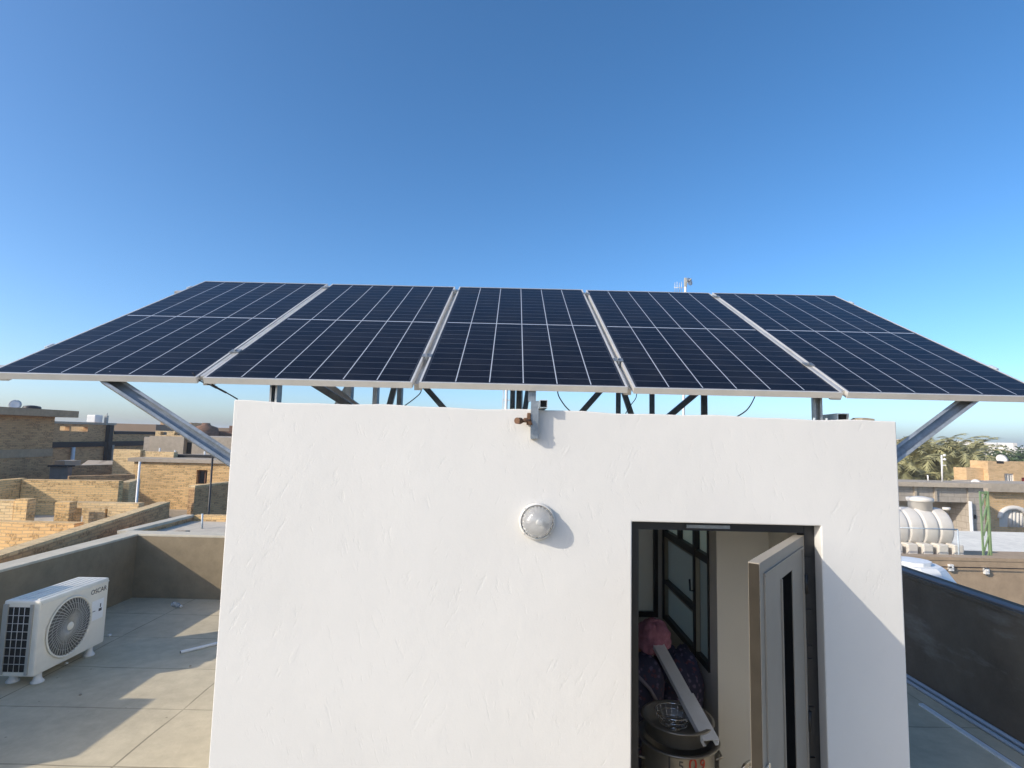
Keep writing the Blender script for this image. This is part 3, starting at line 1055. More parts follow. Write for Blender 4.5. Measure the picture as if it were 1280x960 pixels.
# front bracket bolted to the wall face
bx = .125
b = MB()
b.channel((bx, 2.976, -.010), (bx, 2.976, .192), .040, .044, .004, (0, -1, 0))
br = b.build('bracket', 'galv', rack)
b = MB()
t_ = .003
x0, x1, z0, z1 = .150, .192, .156, .198
b.box(x0, x1, 2.945, 3.28, z0, z0+t_).box(x0, x1, 2.945, 3.28, z1-t_, z1).box(x0, x0+t_, 2.945, 3.28, z0+t_+.0005, z1-t_-.0005).box(x1-t_, x1, 2.945, 3.28, z0+t_+.0005, z1-t_-.0005)
o = b.build('square_tube', 'galv_dark', br)
MB().box(x0+t_+.0005, x1-t_-.0005, 2.97, 3.27, z0+t_+.0005, z1-t_-.0005).build('tube_core', 'dark', o)
b = MB()
b.cyl((.045, 2.925, .083), (.105, 2.945, .085), .010, seg=10)
b.cyl((.030, 2.900, .082), (.050, 2.935, .083), .017, seg=12)
b.lathe([(0, 0), (.013, 0), (.016, .004), (.016, .012), (0, .013)], (.040, 2.915, .082), (-.5, -1, 0), 12)
b.build('bolt', 'rust', br)
b = MB()
b.obox((.085, 2.962, .092), (.036, .05, .014), None, .003)
b.obox((.094, 2.972, .112), (.018, .05, .03), None, .003)
b.obox((.098, 2.972, .070), (.03, .05, .014), None, .003)
b.cyl((.098, 2.945, .074), (.098, 2.93, .072), .011, seg=6)
b.build('nut', 'rust', br)
b = MB()
b.channel((.112, 3.05, .193), (.112, 3.05, undz(3.05)-.015), .042, .04, .003, (0, -1, 0))
b.build('post', 'galv', rack)

# cables
def cable(pts, r, label, conn=None):
    P = [at(x, y, d) for x, y, d in pts]
    # smooth through the points
    out = []
    for i in range(len(P)-1):
        a, b_, c, d = P[max(i-1, 0)], P[i], P[i+1], P[min(i+2, len(P)-1)]
        for k in range(6):
            s = k/6
            out.append(.5*((2*b_)+(c-a)*s+(2*a-5*b_+4*c-d)*s*s+(3*b_-a-3*c+d)*s**3))
    out.append(P[-1])
    if conn is None:
        return tag(MB().tube(out, r, 6).build('cable', 'rubber'), label, 'cable', 'cables hanging under the panels')
    t = thing('cable', label, 'cable', out[0], 'cables hanging under the panels')
    MB().tube(out, r, 6).build('wire', 'rubber', t)
    a, b_ = at(*conn[0]), at(*conn[1])
    MB().cyl(a, b_, .0055, .0055, 10).cyl(a+(a-b_)*.1, a+(b_-a)*.3, .0075, .0075, 10).build('connector', 'rubber', t)
    return t
cable([(241, 466, 3.0), (250, 476, 3.02), (270, 484, 3.03), (285, 492, 3.05), (297, 499, 3.1)], .0035, 'thin black cable with a plug at the top left corner of the white wall', ((266, 482, 3.03), (283, 491, 3.05)))
cable([(526, 478, 3.1), (526, 490, 3.1), (517, 499, 3.12), (506, 507, 3.18)], .0028, 'thin cable curling down to the roof below the second panel gap from left')
cable([(697, 482, 3.05), (698, 494, 3.05), (706, 507, 3.08), (714, 515, 3.15)], .0032, 'thin dark cable dropping beside the wall bracket')
cable([(796, 485, 3.1), (795, 497, 3.1), (788, 507, 3.2), (782, 517, 3.25)], .0026, 'thin cable dropping at the gap left of the fourth panel, above the door')
cable([(944, 487, 3.1), (943, 497, 3.1), (934, 512, 3.12), (921, 521, 3.18)], .0034, 'thin cable looping onto the roof between the door and the thick right post')

# bits on the stair house roof
b = MB()
A, B_ = at(1026, 520, 3.42), at(1054, 520, 3.1)
A.z, B_.z = roofz+.030, roofz+.030
d = (B_-A).normalized()
sd = Vector((-d.y, d.x, 0))
for off, sz in ((sd*.028, (.004, .058)), (-sd*.028, (.004, .058))):
    b.obox((A+B_)/2+off, ((B_-A).length, .004, .058), (d, sd, Vector((0, 0, 1))))
for zz in (-.027, .027):
    b.obox((A+B_)/2+Vector((0, 0, zz)), ((B_-A).length, .052, .004), (d, sd, Vector((0, 0, 1))))
t = thing('steel_tube', 'dark offcut of square tube lying on the stair house roof by the right post', 'steel tube', (A+B_)/2-Vector((0, 0, .03)))
b.build('tube_wall', 'galv_dark', t)
MB().obox((A+B_)/2-d*.01, ((B_-A).length-.03, .05, .049), (d, sd, Vector((0, 0, 1)))).build('tube_core', 'dark', t)
def rock(c, sc, mat, seed, name, label, cat, group=None):
    rnd = random.Random(seed)
    t = bmesh.new()
    bmesh.ops.create_icosphere(t, subdivisions=2, radius=1)
    for v in t.verts:
        k = 1+rnd.uniform(-.22, .22)
        v.co = Vector((max(-.75, min(.75, v.co.x*k))*sc[0], max(-.75, min(.75, v.co.y*k))*sc[1], max(-.7, min(.7, v.co.z*k))*sc[2]))
    m_ = MB()
    for v in t.verts:
        v.co += Vector(c)+Vector((0, 0, .7*sc[2]))
    m_.add(t)
    return tag(m_.build(name, mat), label, cat, group)
q = at(1078, 524, 3.12)
rock((q.x, 3.12, roofz), (.075, .06, .026), 'rubble', 3, 'stone', 'flat broken stone on the right end of the stair house roof', 'stone')

# thin masts behind the stair house
q0 = at(857, 352, 8.58)
t = thing('antenna_mast', 'tall thin white mast with a small dish head showing above the fourth panel', 'antenna', (at(852, 500, 8.58).x, 8.58, pz))
b = MB()
xb = at(851, 503, 8.58).x
b.cyl((xb, 8.585, pz), (q0.x, 8.585, q0.z), .022, .018, 10)
b.build('pole', 'white_plastic', t)
b = MB()
qq = Vector((q0.x, 8.58, q0.z))
b.lathe([(0, 0), (.035, .008), (.062, .026), (.064, .03), (.035, .014), (0, .006)], qq+Vector((.03, -.03, -.02)), (.5, -.8, .15), 20)
b.build('dish', 'white_plastic', t)
b = MB()
b.cyl(qq+Vector((.03, -.03, -.01)), qq+Vector((.06, -.09, .02)), .012, .010, 10)
b.box(qq.x-.022, qq.x+.018, 8.56, 8.60, qq.z-.08, qq.z+.06, .008)
b.build('radio', 'grey_plastic', t)
b = MB()
for k in range(4):
    b.cyl(qq+Vector((-.17+.035*k, 0, -.17)), qq+Vector((-.17+.035*k, 0, -.02+.015*(k % 2))), .004, seg=6)
b.cyl(qq+Vector((-.18, 0, -.1)), qq+Vector((.02, 0, -.1)), .005, seg=6)
b.build('aerial', 'wire', t)
b = MB()
xx = at(633, 490, 7.0).x
b.cyl((xx, 7, FZ), (xx, 7, 1.5), .020, .018, 10)
for k in range(12):
    b.box(xx-.045, xx+.045, 6.99, 7.01, -.2+k*.13, -.188+k*.13)
b.box(xx-.045, xx-.035, 6.985, 7.015, -.3, 1.4)
tag(b.build('ladder_mast', 'white_plastic'), 'thin white ladder mast standing behind the middle panel', 'mast')
rock((at(240, 358, 5.06).x, 5.06, zat(240, 358, 5.06)-.03), (.06, .05, .022), 'alu_rail', 5, 'end_bracket', 'x', 'x')
bpy.data.objects.remove(bpy.data.objects['end_bracket'])
b = MB().channel(pp(-.16, 2.06, -PD-.03), pp(.05, 2.06, -PD-.03), .04, .04, .003, VN)
b.build('rail_end', 'alu_rail', rack)
b = MB().channel(pp(-.16, .16, -PD-.012), pp(.05, .16, -PD-.012), .04, .04, .003, VN)
b.build('rail_end', 'alu_rail', rack)

# ------------------------------------------------------------------ air conditioner (stands along the left parapet, front facing +X)
AX0, AX1, AY0, AY1, AZ0, AZ1 = -4.865, -4.515, 5.545, 6.47, FZ+.10, FZ+.805
ac = thing('air_conditioner', 'white outdoor air conditioner unit on the shaded roof floor beside the parapet', 'air conditioner', ((AX0+AX1)/2, (AY0+AY1)/2, FZ))
b = MB()
b.box(AX0, AX1, AY0, AY1, AZ0, AZ1, .018)
cas = b.build('casing', 'white_paint', ac)
for f in cas.data.polygons:
    f.use_smooth = False
b = MB()
for k in range(5):
    x = AX0+.04+k*.060
    b.box(x, x+.022, AY0+.05, AY1-.05, AZ1-.002, AZ1+.006, .002)
b.box(AX0-.006, AX1+.006, AY0+.02, AY1-.004, AZ1-.045, AZ1-.03, .003)
b.build('top_rib', 'white_paint', cas)
# fan opening
fc = Vector((AX1, AY0+.395, AZ0+.345))
b = MB()
b.lathe([(.283, .0), (.296, .004), (.300, .012), (.290, .018), (.278, .012), (.274, .0005)], fc, (1, 0, 0), 56)
gr = b.build('fan_grille', 'white_paint', ac)
MB().lathe([(0, .0012), (.276, .0012), (.278, .0006), (0, .0004)], fc, (1, 0, 0), 48).build('fan_well', 'ac_well', gr)
b = MB()
ns = 44
for k in range(ns):
    a0 = 2*math.pi*k/ns
    pts = []
    for j in range(7):
        s = j/6
        r = .045+.231*s
        a = a0+.75*s**1.2+.16*math.sin(s*math.pi)
        pts.append(fc+Vector((.010+.006*math.sin(s*math.pi), r*math.cos(a), r*math.sin(a))))
    b.tube(pts, .0048, 4)
for r in (.11, .17, .225):
    pts = [fc+Vector((.008, r*math.cos(2*math.pi*k/40), r*math.sin(2*math.pi*k/40))) for k in range(41)]
    b.tube(pts, .003, 4)
b.build('swirl_blade', 'grille', gr)
MB().lathe([(0, .022), (.030, .021), (.040, .016), (.044, .006), (.044, .0)], fc, (1, 0, 0), 24).build('hub', 'white_paint', gr)
# coil side facing the camera
b = MB()
b.box(AX0+.055, AX1-.085, AY0-.0015, AY0+.004, AZ0+.045, AZ1-.06)
coil = b.build('coil', 'ac_dark', ac)
b = MB()
for k in range(1, 4):
    x = AX0+.055+k*(AX1-.085-AX0-.055)/4
    b.cyl((x, AY0-.008, AZ0+.045), (x, AY0-.008, AZ1-.06), .0032, seg=6)
for k in range(1, 8):
    z = AZ0+.045+k*(.60)/8
    b.cyl((AX0+.055, AY0-.010, z), (AX1-.085, AY0-.010, z), .0032, seg=6)
b.build('coil_guard', 'wire', coil)
b = MB()
b.box(AX0+.004, AX0+.055, AY0-.014, AY0+.001, AZ0+.02, AZ1-.03, .004)
b.box(AX1-.085, AX1-.055, AY0-.014, AY0+.001, AZ0+.02, AZ1-.03, .004)
b.build('corner_post', 'grey_plastic', cas)
b = MB()
b.box(AX1+.0005, AX1+.002, AY1-.235, AY1-.06, AZ0+.29, AZ0+.50)
st = b.build('sticker', 'sticker', ac)
b = MB()
b.box(AX1+.0022, AX1+.003, AY1-.13, AY1-.085, AZ0+.37, AZ0+.40)
b.box(AX1+.0022, AX1+.003, AY1-.115, AY1-.10, AZ0+.41, AZ0+.45)
b.box(AX1+.0022, AX1+.003, AY1-.22, AY1-.18, AZ0+.385, AZ0+.392)
b.build('print', 'ink', st)
yc = AY1-.15
MB().text('OSCAR', .072, lambda c: Vector((AX1+.0025+c.z*.4, yc+c.x, AZ0+.60+c.y))).build('badge', 'ink', ac)
for (x, y) in ((AX1-.06, AY0+.13), (AX1-.06, AY1-.13), (AX0+.05, AY0+.13), (AX0+.05, AY1-.13)):
    b = MB()
    b.lathe([(0, 0), (.055, 0), (.056, .012), (.044, .022), (.033, .045), (.030, .085), (.040, .097), (0, .099)], (x, y, FZ+.0005), (0, 0, 1), 16)
    b.build('foot', 'white_plastic', ac)
b = MB()
b.tube([(AX0+.02, AY0+.12, AZ0+.28), (AX0-.12, AY0+.11, AZ0+.30), (AX0-.45, AY0+.02, AZ0+.28), (-5.50, AY0-.2, AZ0+.25)], .028, 10)
b.build('refrigerant_pipe', 'white_plastic', ac)

# things lying on our roof
c0 = at(224, 757, 8.1)
c0.z = FZ
t = thing('bottle', 'clear crushed plastic bottle lying near the far parapet corner', 'bottle', (-4.65, 8.05, FZ))
dirb = Vector((.8, -.45, 0)).normalized()
base = Vector((-4.72, 8.09, FZ+.036))
MB().lathe([(0, 0), (.030, .002), (.034, .012), (.033, .06), (.028, .075), (.033, .09), (.033, .14), (.022, .17), (.013, .185), (.013, .20), (0, .201)], base, dirb, 16).build('body', 'pet', t)
MB().lathe([(.0, .196), (.016, .196), (.016, .216), (0, .217)], base, dirb, 12).build('cap', 'white_plastic', t)
b = MB()
a0, a1 = Vector((-3.63, 6.44, FZ+.017)), Vector((-3.18, 6.93, FZ+.017))
b.cyl(a0, a1, .017, seg=14)
t = thing('pipe_offcut', 'short white pipe offcut lying on the roof floor left of the white wall', 'pipe', a0-Vector((0, 0, .017)))
b.build('tube', 'white_plastic', t)
MB().cyl(a0-(a1-a0)*.002, a0+(a1-a0)*.02, .0135, seg=12).build('bore', 'dark', t)
for i, (px, py, lab, s) in enumerate(((137, 795, 'small white chip on the floor right of the air conditioner', .022), (83, 830, 'small pale pebble between the two front feet of the air conditioner', .018),
                                       (238, 833, 'small dark crumb on the sunlit slab edge near the white wall', .012), (100, 869, 'small dark crumb on the shaded floor in front of the air conditioner', .013))):
    r = ray(px, py)
    q = r*(FZ/r.z)
    rock((q.x, q.y, FZ), (s, s, s*.7), 'white_plastic' if i < 2 else 'rubble', 20+i, 'pebble', lab, 'pebble')

# ------------------------------------------------------------------ inside the doorway
pc = Vector((1.105, 3.72, FZ))
t = thing('cooking_pot', 'large dull aluminium cauldron with red writing just inside the doorway', 'pot', pc)
rimz = .628
MB().lathe([(0, .001), (.19, .001), (.215, .03), (.222, .30), (.222, rimz-.03), (.228, rimz-.015), (.255, rimz-.004), (.258, rimz), (.250, rimz+.004), (.215, rimz-.006), (.212, .05), (0, .03)], pc, (0, 0, 1), 48).build('pot_body', 'alu_pot', t)
RR = .2235
def onpot(c, z0, a0):
    a = a0+c.x/RR
    return pc+Vector((math.sin(a)*(RR+c.z), -math.cos(a)*(RR+c.z), z0+c.y))
MB().text('J', .10, lambda c: onpot(c, .565, -.50)).text('5.', .075, lambda c: onpot(c, .560, -.16)).build('dark_mark', 'ink', t)
MB().text('0', .11, lambda c: onpot(c, .568, .12)).text('9', .085, lambda c: onpot(c, .563, .42)).build('red_mark', 'red', t)
for sg in (-1, 1):
    b = MB()
    b.tube([pc+Vector((sg*.222, -.06, .52)), pc+Vector((sg*.262, -.05, .53)), pc+Vector((sg*.268, 0, .532)), pc+Vector((sg*.262, .05, .53)), pc+Vector((sg*.222, .06, .52))], .008)
    b.build('pot_handle', 'alu_pot', t)
MB().lathe([(0, rimz+.006), (.18, rimz+.006), (.198, rimz+.020), (.208, rimz+.105), (.226, rimz+.110), (.226, rimz+.116), (.202, rimz+.118), (.190, rimz+.03), (.17, rimz+.016), (0, rimz+.016)], pc, (0, 0, 1), 40).build('basin', 'alu_pot')
bs = bpy.data.objects['basin']
tag(bs, 'shallow metal basin set on top of the big cauldron', 'basin')
bc = pc+Vector((-.01, .05, rimz+.017))
t = thing('wire_basket', 'round shiny wire basket lying in the basin on the cauldron', 'basket', bc)
b = MB()
for r, h in ((.115, .105), (.108, .075), (.090, .040), (.055, .012)):
    b.tube([bc+Vector((r*math.cos(2*math.pi*k/32), r*math.sin(2*math.pi*k/32), h)) for k in range(33)], .0028 if r < .11 else .004, 5)
b.build('hoop', 'chrome', t)
b = MB()
for k in range(18):
    a = 2*math.pi*k/18
    b.tube([bc+Vector((r*math.cos(a), r*math.sin(a), h)) for r, h in ((.115, .105), (.108, .075), (.090, .040), (.055, .012), (.012, .006))], .0018, 4)
b.ball(bc+Vector((0, 0, .010)), .018, (1, 1, .5), 10, 6)
b.build('mesh_wire', 'chrome', t)
# sheet steel channel leaning over the basin
a0, a1 = at(820, 802, 4.34), at(889, 930, 3.50)
t = thing('steel_channel', 'long pale sheet steel channel leaning across the basin in the doorway', 'metal channel', a1)
jn = a0+(a1-a0)*.60
MB().channel(a0, jn+(a1-a0)*.06, .085, .035, .002, (0, -.35, 1)).build('upper_length', 'zinc', t)
MB().channel(jn+Vector((0, 0, .006)), a1+Vector((0, 0, .006)), .098, .042, .002, (0, -.35, 1)).build('lower_length', 'zinc', t)

# stored bundles behind the pots
def lumpy(c, half, seed, pleats=0, sq=.6, amp=.03, seg=48, rings=32):
    rnd = random.Random(seed)
    ph = [rnd.uniform(0, 6.28) for _ in range(8)]
    t = bmesh.new()
    bmesh.ops.create_uvsphere(t, u_segments=seg, v_segments=rings, radius=1)
    for v in t.verts:
        x, y, z = v.co
        k = 1/max(1e-6, (abs(x)**(2/sq)+abs(y)**(2/sq)+abs(z)**(2/sq))**(sq/2))
        th = math.atan2(y, x)
        f = 1+amp*(math.sin(5*th+ph[0]+4*z)+.8*math.sin(9*z+ph[1]+2*th)+.6*math.sin(13*th-6*z+ph[2])+.5*math.sin(17*z+3*x+ph[3]))
        if pleats:
            f *= 1+.028*math.sin(pleats*th+ph[4]+1.5*z)*(.35+.65*abs(z))
        v.co = Vector(c)+Vector((x*k*f*half[0], y*k*f*half[1], max(z*k*f, -1)*half[2]))
    for f in t.faces:
        f.smooth = True
    m_ = MB()
    m_.add(t)
    return m_
def fold_line(b, pts, r):
    b.tube(pts, r, 6)
    return b
t = thing('blanket_bundle', 'dark navy floral blanket bundle on the left behind the cauldron', 'blanket', (.98, 4.42, FZ))
lumpy((.98, 4.42, -2.06), (.21, .20, .44), 3, 0, .55, .030).build('blanket', 'floral', t)
fold_line(MB(), [(.90, 4.225, -1.66), (.97, 4.205, -1.72), (1.05, 4.205, -1.80), (1.11, 4.215, -1.90)], .014).build('binding', simple('blanket binding', (.16, .15, .19), .8, 0, .2, 20), t)
t = thing('blanket_bundle', 'darker floral blanket bundle under the leaning steel channel, against the wall', 'blanket', (1.34, 4.52, FZ))
lumpy((1.335, 4.52, -2.07), (.175, .24, .43), 8, 0, .55, .035).build('blanket', 'floral', t)
fold_line(MB(), [(1.20, 4.32, -1.78), (1.30, 4.28, -1.86), (1.40, 4.29, -1.98), (1.47, 4.34, -2.12)], .012).build('binding', simple('dark binding', (.05, .05, .06), .8, 0, .2, 20), t)
t = thing('pink_bundle', 'soft pink cloth bundle lying on top of the dark blankets in the doorway', 'bundle', (1.12, 4.42, -1.62))
lumpy((1.125, 4.40, -1.505), (.125, .12, .125), 5, 17, .85, .042, 72, 40).build('cloth', 'scarf', t)
b = lumpy((1.12, 4.40, -1.385), (.035, .035, .022), 6, 9, .8, .06, 24, 16)
b.build('knot', 'scarf', t)
tag(lumpy((.975, 4.47, -1.535), (.10, .10, .10), 12, 11, .75, .03).build('orange_bundle', simple('dull orange cloth', (.30, .13, .07), .85, 0, .25, 20, .2)), 'dull orange cloth bundle half hidden left of the pink one', 'bundle')

# ------------------------------------------------------------------ neighbourhood, left
def seg(b, p, q, th, z0, z1):
    p, q = Vector((p[0], p[1], 0)), Vector((q[0], q[1], 0))
    d = q-p
    L_ = d.length
    d.normalize()
    n_ = Vector((-d.y, d.x, 0))
    b.obox((p+q)/2+Vector((0, 0, (z0+z1)/2)), (L_, th, z1-z0), (d, n_, Vector((0, 0, 1))))
    return b

def wall_thing(name, label, cat, p, q, th, z0, z1, mat, topmat='brick_pale', toph=.07, group=None):
    t = thing(name, label, cat, ((p[0]+q[0])/2, (p[1]+q[1])/2, z0), group)
    seg(MB(), p, q, th, z0, z1-toph).build('wall', mat, t)
    seg(MB(), p, q, th+.02, z1-toph+.001, z1).build('coping', topmat, t)
    return t

def x_on(px, Y):
    return at(px, 600, Y).x

# long diagonal brick wall next door
Q1, B = at(0, 691, 8.3), at(206, 627, 14.2)
A = Q1+(Q1-B)*.25
t = thing('brick_wall', 'long brown brick wall running diagonally just beyond the left parapet', 'wall', (A.x, 10, GZ))
P1, P2 = Vector((A.x, A.y, 0)), Vector((B.x, B.y, 0))
d = (P2-P1).normalized()
n_ = Vector((-d.y, d.x, 0))
b = MB()
za, zb = A.z, B.z
ring = []
b.prism([P1+n_*.12+Vector((0, 0, GZ)), P2+n_*.12+Vector((0, 0, GZ)), P2+n_*.12+Vector((0, 0, zb-.05)), P1+n_*.12+Vector((0, 0, za-.05))], -n_*.24)
b.build('wall', 'brick_dark', t)
b = MB()
b.prism([P1+n_*.125+Vector((0, 0, za-.049)), P2+n_*.125+Vector((0, 0, zb-.049)), P2+n_*.125+Vector((0, 0, zb)), P1+n_*.125+Vector((0, 0, za))], -n_*.25)
b.build('coping', 'brick_pale', t)

# unfinished house with roofless brick rooms
SZ = -2.62
t = thing('unfinished_house', 'unfinished brick house with open roof slab beyond the long brown wall', 'house', (-14, 18, GZ))
MB().prism([(-20, 11, GZ+.01), (-9.0, 11, GZ+.01), (-9.3, 14.75, GZ+.01), (-11.3, 14.9, GZ+.01), (-11.9, 18.3, GZ+.01), (-20, 18.3, GZ+.01)], (0, 0, SZ-GZ-.01)).build('slab', 'screed', t)
seg(MB(), (x_on(-60, 11.3), 11.3), (x_on(104, 11.3), 11.3), .24, SZ-.6, zat(40, 652, 11.3)).build('wall', 'brick', t)
seg(MB(), (x_on(-60, 13.2), 13.2), (x_on(26, 13.2), 13.2), .24, SZ-.1, zat(10, 625, 13.2)).build('wall', 'brick_pale', t)
for (pa, pb, py, Y) in ((21, 37, 624, 13.0), (72, 90, 627.5, 13.9)):
    MB().box(x_on(pa, Y), x_on(pb, Y), Y, Y+.24, SZ-.05, zat(pa, py, Y)).build('pillar', 'brick', t)
b = MB()
Y = 14.4
x0, x1 = x_on(93, Y), x_on(176, Y)
zt_ = zat(130, 628.5, Y)
b.grid_wall([x0, x1], [SZ-.05, zt_], Y, Y+.22, [(x0+.10, x0+.30, SZ, zt_-.15), (x_on(135, Y), x_on(138, Y), SZ, zt_-.15)])
b.build('wall', 'brick_pale', t)
b = MB()
Y = 16.6
x0, x1 = x_on(31, Y), x_on(143, Y)
seg(b, (x0, Y), (x1, Y+.3), .24, SZ-.1, zat(90, 600.5, Y))
seg(b, (x0-.13, Y-1.0), (x0-.13, Y+.1), .22, SZ-.1, zat(33, 600, Y-.5))
b.build('wall', 'brick', t)
b = MB()
xa = x_on(156, 17.2)
seg(b, (xa, 17.2), (x_on(170, 18.4), 18.4), .26, SZ-.1, zat(160, 603, 17.2))
b.build('wall', 'brick_pale', t)
b = MB()
seg(b, (x_on(85, 19.2), 19.2), (x_on(168, 20.5), 20.5), .24, GZ+.01, zat(150, 594, 20))
b.build('wall', 'brick_dark', t)

# lower terrace right behind our far parapet
t = thing('terrace_house', 'low house with a pale flat roof just beyond the far parapet', 'house', (-4.5, 11, GZ))
TZ = -2.10
MB().box(-7.25, -.5, 8.95, 12.95, GZ+.01, TZ).build('roof', 'screed', t)
seg(MB(), (-7.36, 10.8), (-7.36, 13.0), .2, GZ+.01, -2.02).build('kerb', 'brick_dark', t)
seg(MB(), (-7.36, 10.8), (-7.36, 13.0), .215, -2.019, -1.965).build('coping', 'parapet_top', t)
seg(MB(), (-7.24, 13.08), (-.5, 13.08), .2, GZ+.01, -1.975).build('kerb', 'brick', t)
q = at(252, 668, 12.0)
tag(MB().cyl((q.x, 12.0, TZ), (at(253, 642, 12).x, 12, zat(253, 642, 12)), .02, seg=8).build('pole', 'galv_dark'), 'thin bent metal pole standing on the pale flat roof by the white wall', 'pole')
for i, (px, py, s, lab) in enumerate(((203, 661, .20, 'upper broken block in the rubble on the pale flat roof'), (212, 663, .16, 'dark chunk of rubble at the edge of the pale flat roof'),
                                      (226, 663, .17, 'flat block lying apart to the right of the rubble on the pale roof'))):
    q = at(px, py, 10.6+i*.2)
    rock((q.x, q.y, TZ), (s, s, s*.55), 'rubble', 40+i, 'rubble_block', lab, 'block')

# bright brick house with concrete roof edge
Y = 22.0
t = thing('brick_house', 'sunlit buff brick house with concrete roof edge and one dark window', 'house', (-13, 25, GZ))
zr = zat(220, 578, Y)
x0, x1 = x_on(166, Y), x_on(330, Y)
wx0, wx1 = x_on(245, Y), x_on(258.5, Y)
wz0, wz1 = zat(250, 605, Y), zat(250, 587.5, Y)
MB().grid_wall([x0, x1], [GZ+.01, zr-.01], Y, Y+.25, [(wx0, wx1, wz0, wz1)]).build('wall', 'brick', t)
b = MB()
b.box(x0, x0+.24, Y+.251, Y+6, GZ+.01, zr-.01)
b.box(x0+.242, x1, Y+5.76, Y+6, GZ+.01, zr-.01)
b.build('wall', 'brick_dark', t)
wn_ = MB().box(wx0, wx0+.05, Y+.12, Y+.17, wz0, wz1).box(wx1-.05, wx1, Y+.12, Y+.17, wz0, wz1).box(wx0+.051, wx1-.051, Y+.12, Y+.17, wz1-.05, wz1-.001).box((wx0+wx1)/2+.05, (wx0+wx1)/2+.09, Y+.12, Y+.17, wz0, wz1-.051)
wn_ = wn_.build('window', 'rust', t)
MB().box(wx0+.051, wx1-.051, Y+.14, Y+.15, wz0, wz1-.051).build('pane', 'dark_glass', wn_)
MB().box(x0-.2, x1, Y-.10, Y+6.1, zr, zr+.14).build('roof_slab', 'concrete', t)
b = MB().box(x0+.5, x0+2.9, Y+1.2, Y+1.9, zr+.142, zr+.24)
b.build('hatch', 'dark', t)
b = MB()
seg(b, (x0-1.6, Y+1.2), (x0-.36, Y+1.0), .25, GZ+.01, zr+.42)
seg(b, (x0-.33, Y+1.1), (x0+1.0, Y+1.0), .25, zr+.142, zr+.36)
b.build('upstand', 'brick_pale', t)
seg(MB(), (x0+.1, Y-.16), (x1, Y-.16), .3, GZ+.01, zat(220, 640, Y)+.1).build('footing', 'concrete', t)
# front yard wall, in shade
Pa, Pb = at(240, 607, 19.2), at(300, 602, 21.6)
t = wall_thing('yard_wall', 'shaded brown brick yard wall standing in front of the sunlit brick house', 'wall', (Pa.x, 19.2), (Pb.x, 21.6), .24, GZ+.01, Pa.z, 'brick_dark')
q = at(172, 610, 15.6)
tag(MB().cyl((q.x, 15.6, GZ), (q.x, 15.6, zat(173, 577, 15.6)), .028, seg=10).build('vent_pipe', 'white_plastic'), 'white vertical vent pipe in front of the sunlit brick house', 'pipe')
q = at(263, 610, 18.4)
tag(MB().cyl((q.x, 18.4, GZ), (q.x, 18.4, zat(264, 560, 18.4)), .04, .03, seg=8).build('utility_pole', 'black'), 'thin dark iron pole in front of the sunlit brick house window', 'pole')

# concrete rooftop house behind it
Y = 29.0
t = thing('concrete_house', 'grey concrete rooftop room with a dark doorway behind the sunlit brick house', 'house', (-16, 32, GZ))
x0, x1 = x_on(183, Y), x_on(310, Y)
zr = zat(220, 545.5, Y)
dx0, dx1 = x_on(226, Y), x_on(236.5, Y)
MB().grid_wall([x0, x1], [GZ+.01, zr], Y, Y+.3, [(dx0, dx1, zat(230, 567.5, Y), zat(230, 546.8, Y))]).build('wall', 'concrete', t)
MB().box(x0, x0+.3, Y+.301, Y+6, GZ+.01, zr).box(x0+.301, x1, Y+5.7, Y+6, GZ+.01, zr).build('wall', 'concrete', t)
MB().box(dx0-.3, dx1+.3, Y+.31, Y+.4, GZ+.01, zr-.02).build('door', 'dark', t)
b = MB()
h1 = zat(200, 538.5, Y)
b.grid_wall([x0+.25, x_on(232, Y)], [zr+.002, h1], Y+.02, Y+.3, [(x_on(195.5, Y), x_on(203.5, Y), zr+.06, h1-.06), (x_on(213, Y), x_on(222, Y), zr+.06, h1-.06)])
b.build('vent_course', 'brick_pale', t)
MB().box(x0, x1, Y+.301, Y+5.9, zr-.3, zr-.002).build('roof_slab', 'concrete', t)
MB().box(x_on(171, Y), x0-.002, Y+.3, Y+2, GZ+.01, zat(177, 546, Y)).build('side_block', 'concrete_block', t)
for px, top in ((199, 560), (218.5, 563), (255.5, 564)):
    q = at(px, 570, 24.5)
    tag(MB().cyl((q.x, 24.5, -1.25), (q.x, 24.5, zat(px, top, 24.5)), .035, seg=8).build('vent_pipe', 'white_plastic'),
        {199: 'tallest thin white pipe on the concrete roof slab', 218.5: 'short pale pipe standing just left of the dark doorway', 255.5: 'short pale pipe right of the dark doorway, by the strut'}[px], 'pipe')

# reddish house and tank on the skyline
Y = 48.0
t = thing('reddish_house', 'reddish brown brick house on the skyline against the white wall edge', 'house', (at(280, 550, Y).x, Y+4, GZ))
MB().box(x_on(262, Y), x_on(330, Y), Y, Y+8, GZ+.01, zat(275, 539, Y)).build('wall', 'brick_red', t)
MB().box(x_on(283, Y), x_on(290, Y), Y-.15, Y+.5, GZ+.01, zat(285, 532, Y)).build('pier', 'brick_red', t)
q = at(257, 540, 47)
b = MB().lathe([(0, -1.6), (1.0, -1.6), (1.05, .2), (.9, .6), (.35, .78), (.3, .95), (0, .97)], (q.x, 47, q.z-.2), (0, 0, 1), 20)
tag(b.build('water_tank', 'brick_red'), 'rounded reddish water tank beside the reddish house on the skyline', 'water tank')
tag(MB().box(q.x-1.5, q.x+1.5, 45.8, 48.3, GZ, q.z-1.8).build('tank_stand', 'brick_dark'), 'brown brick block under the rounded reddish tank', 'tank stand')

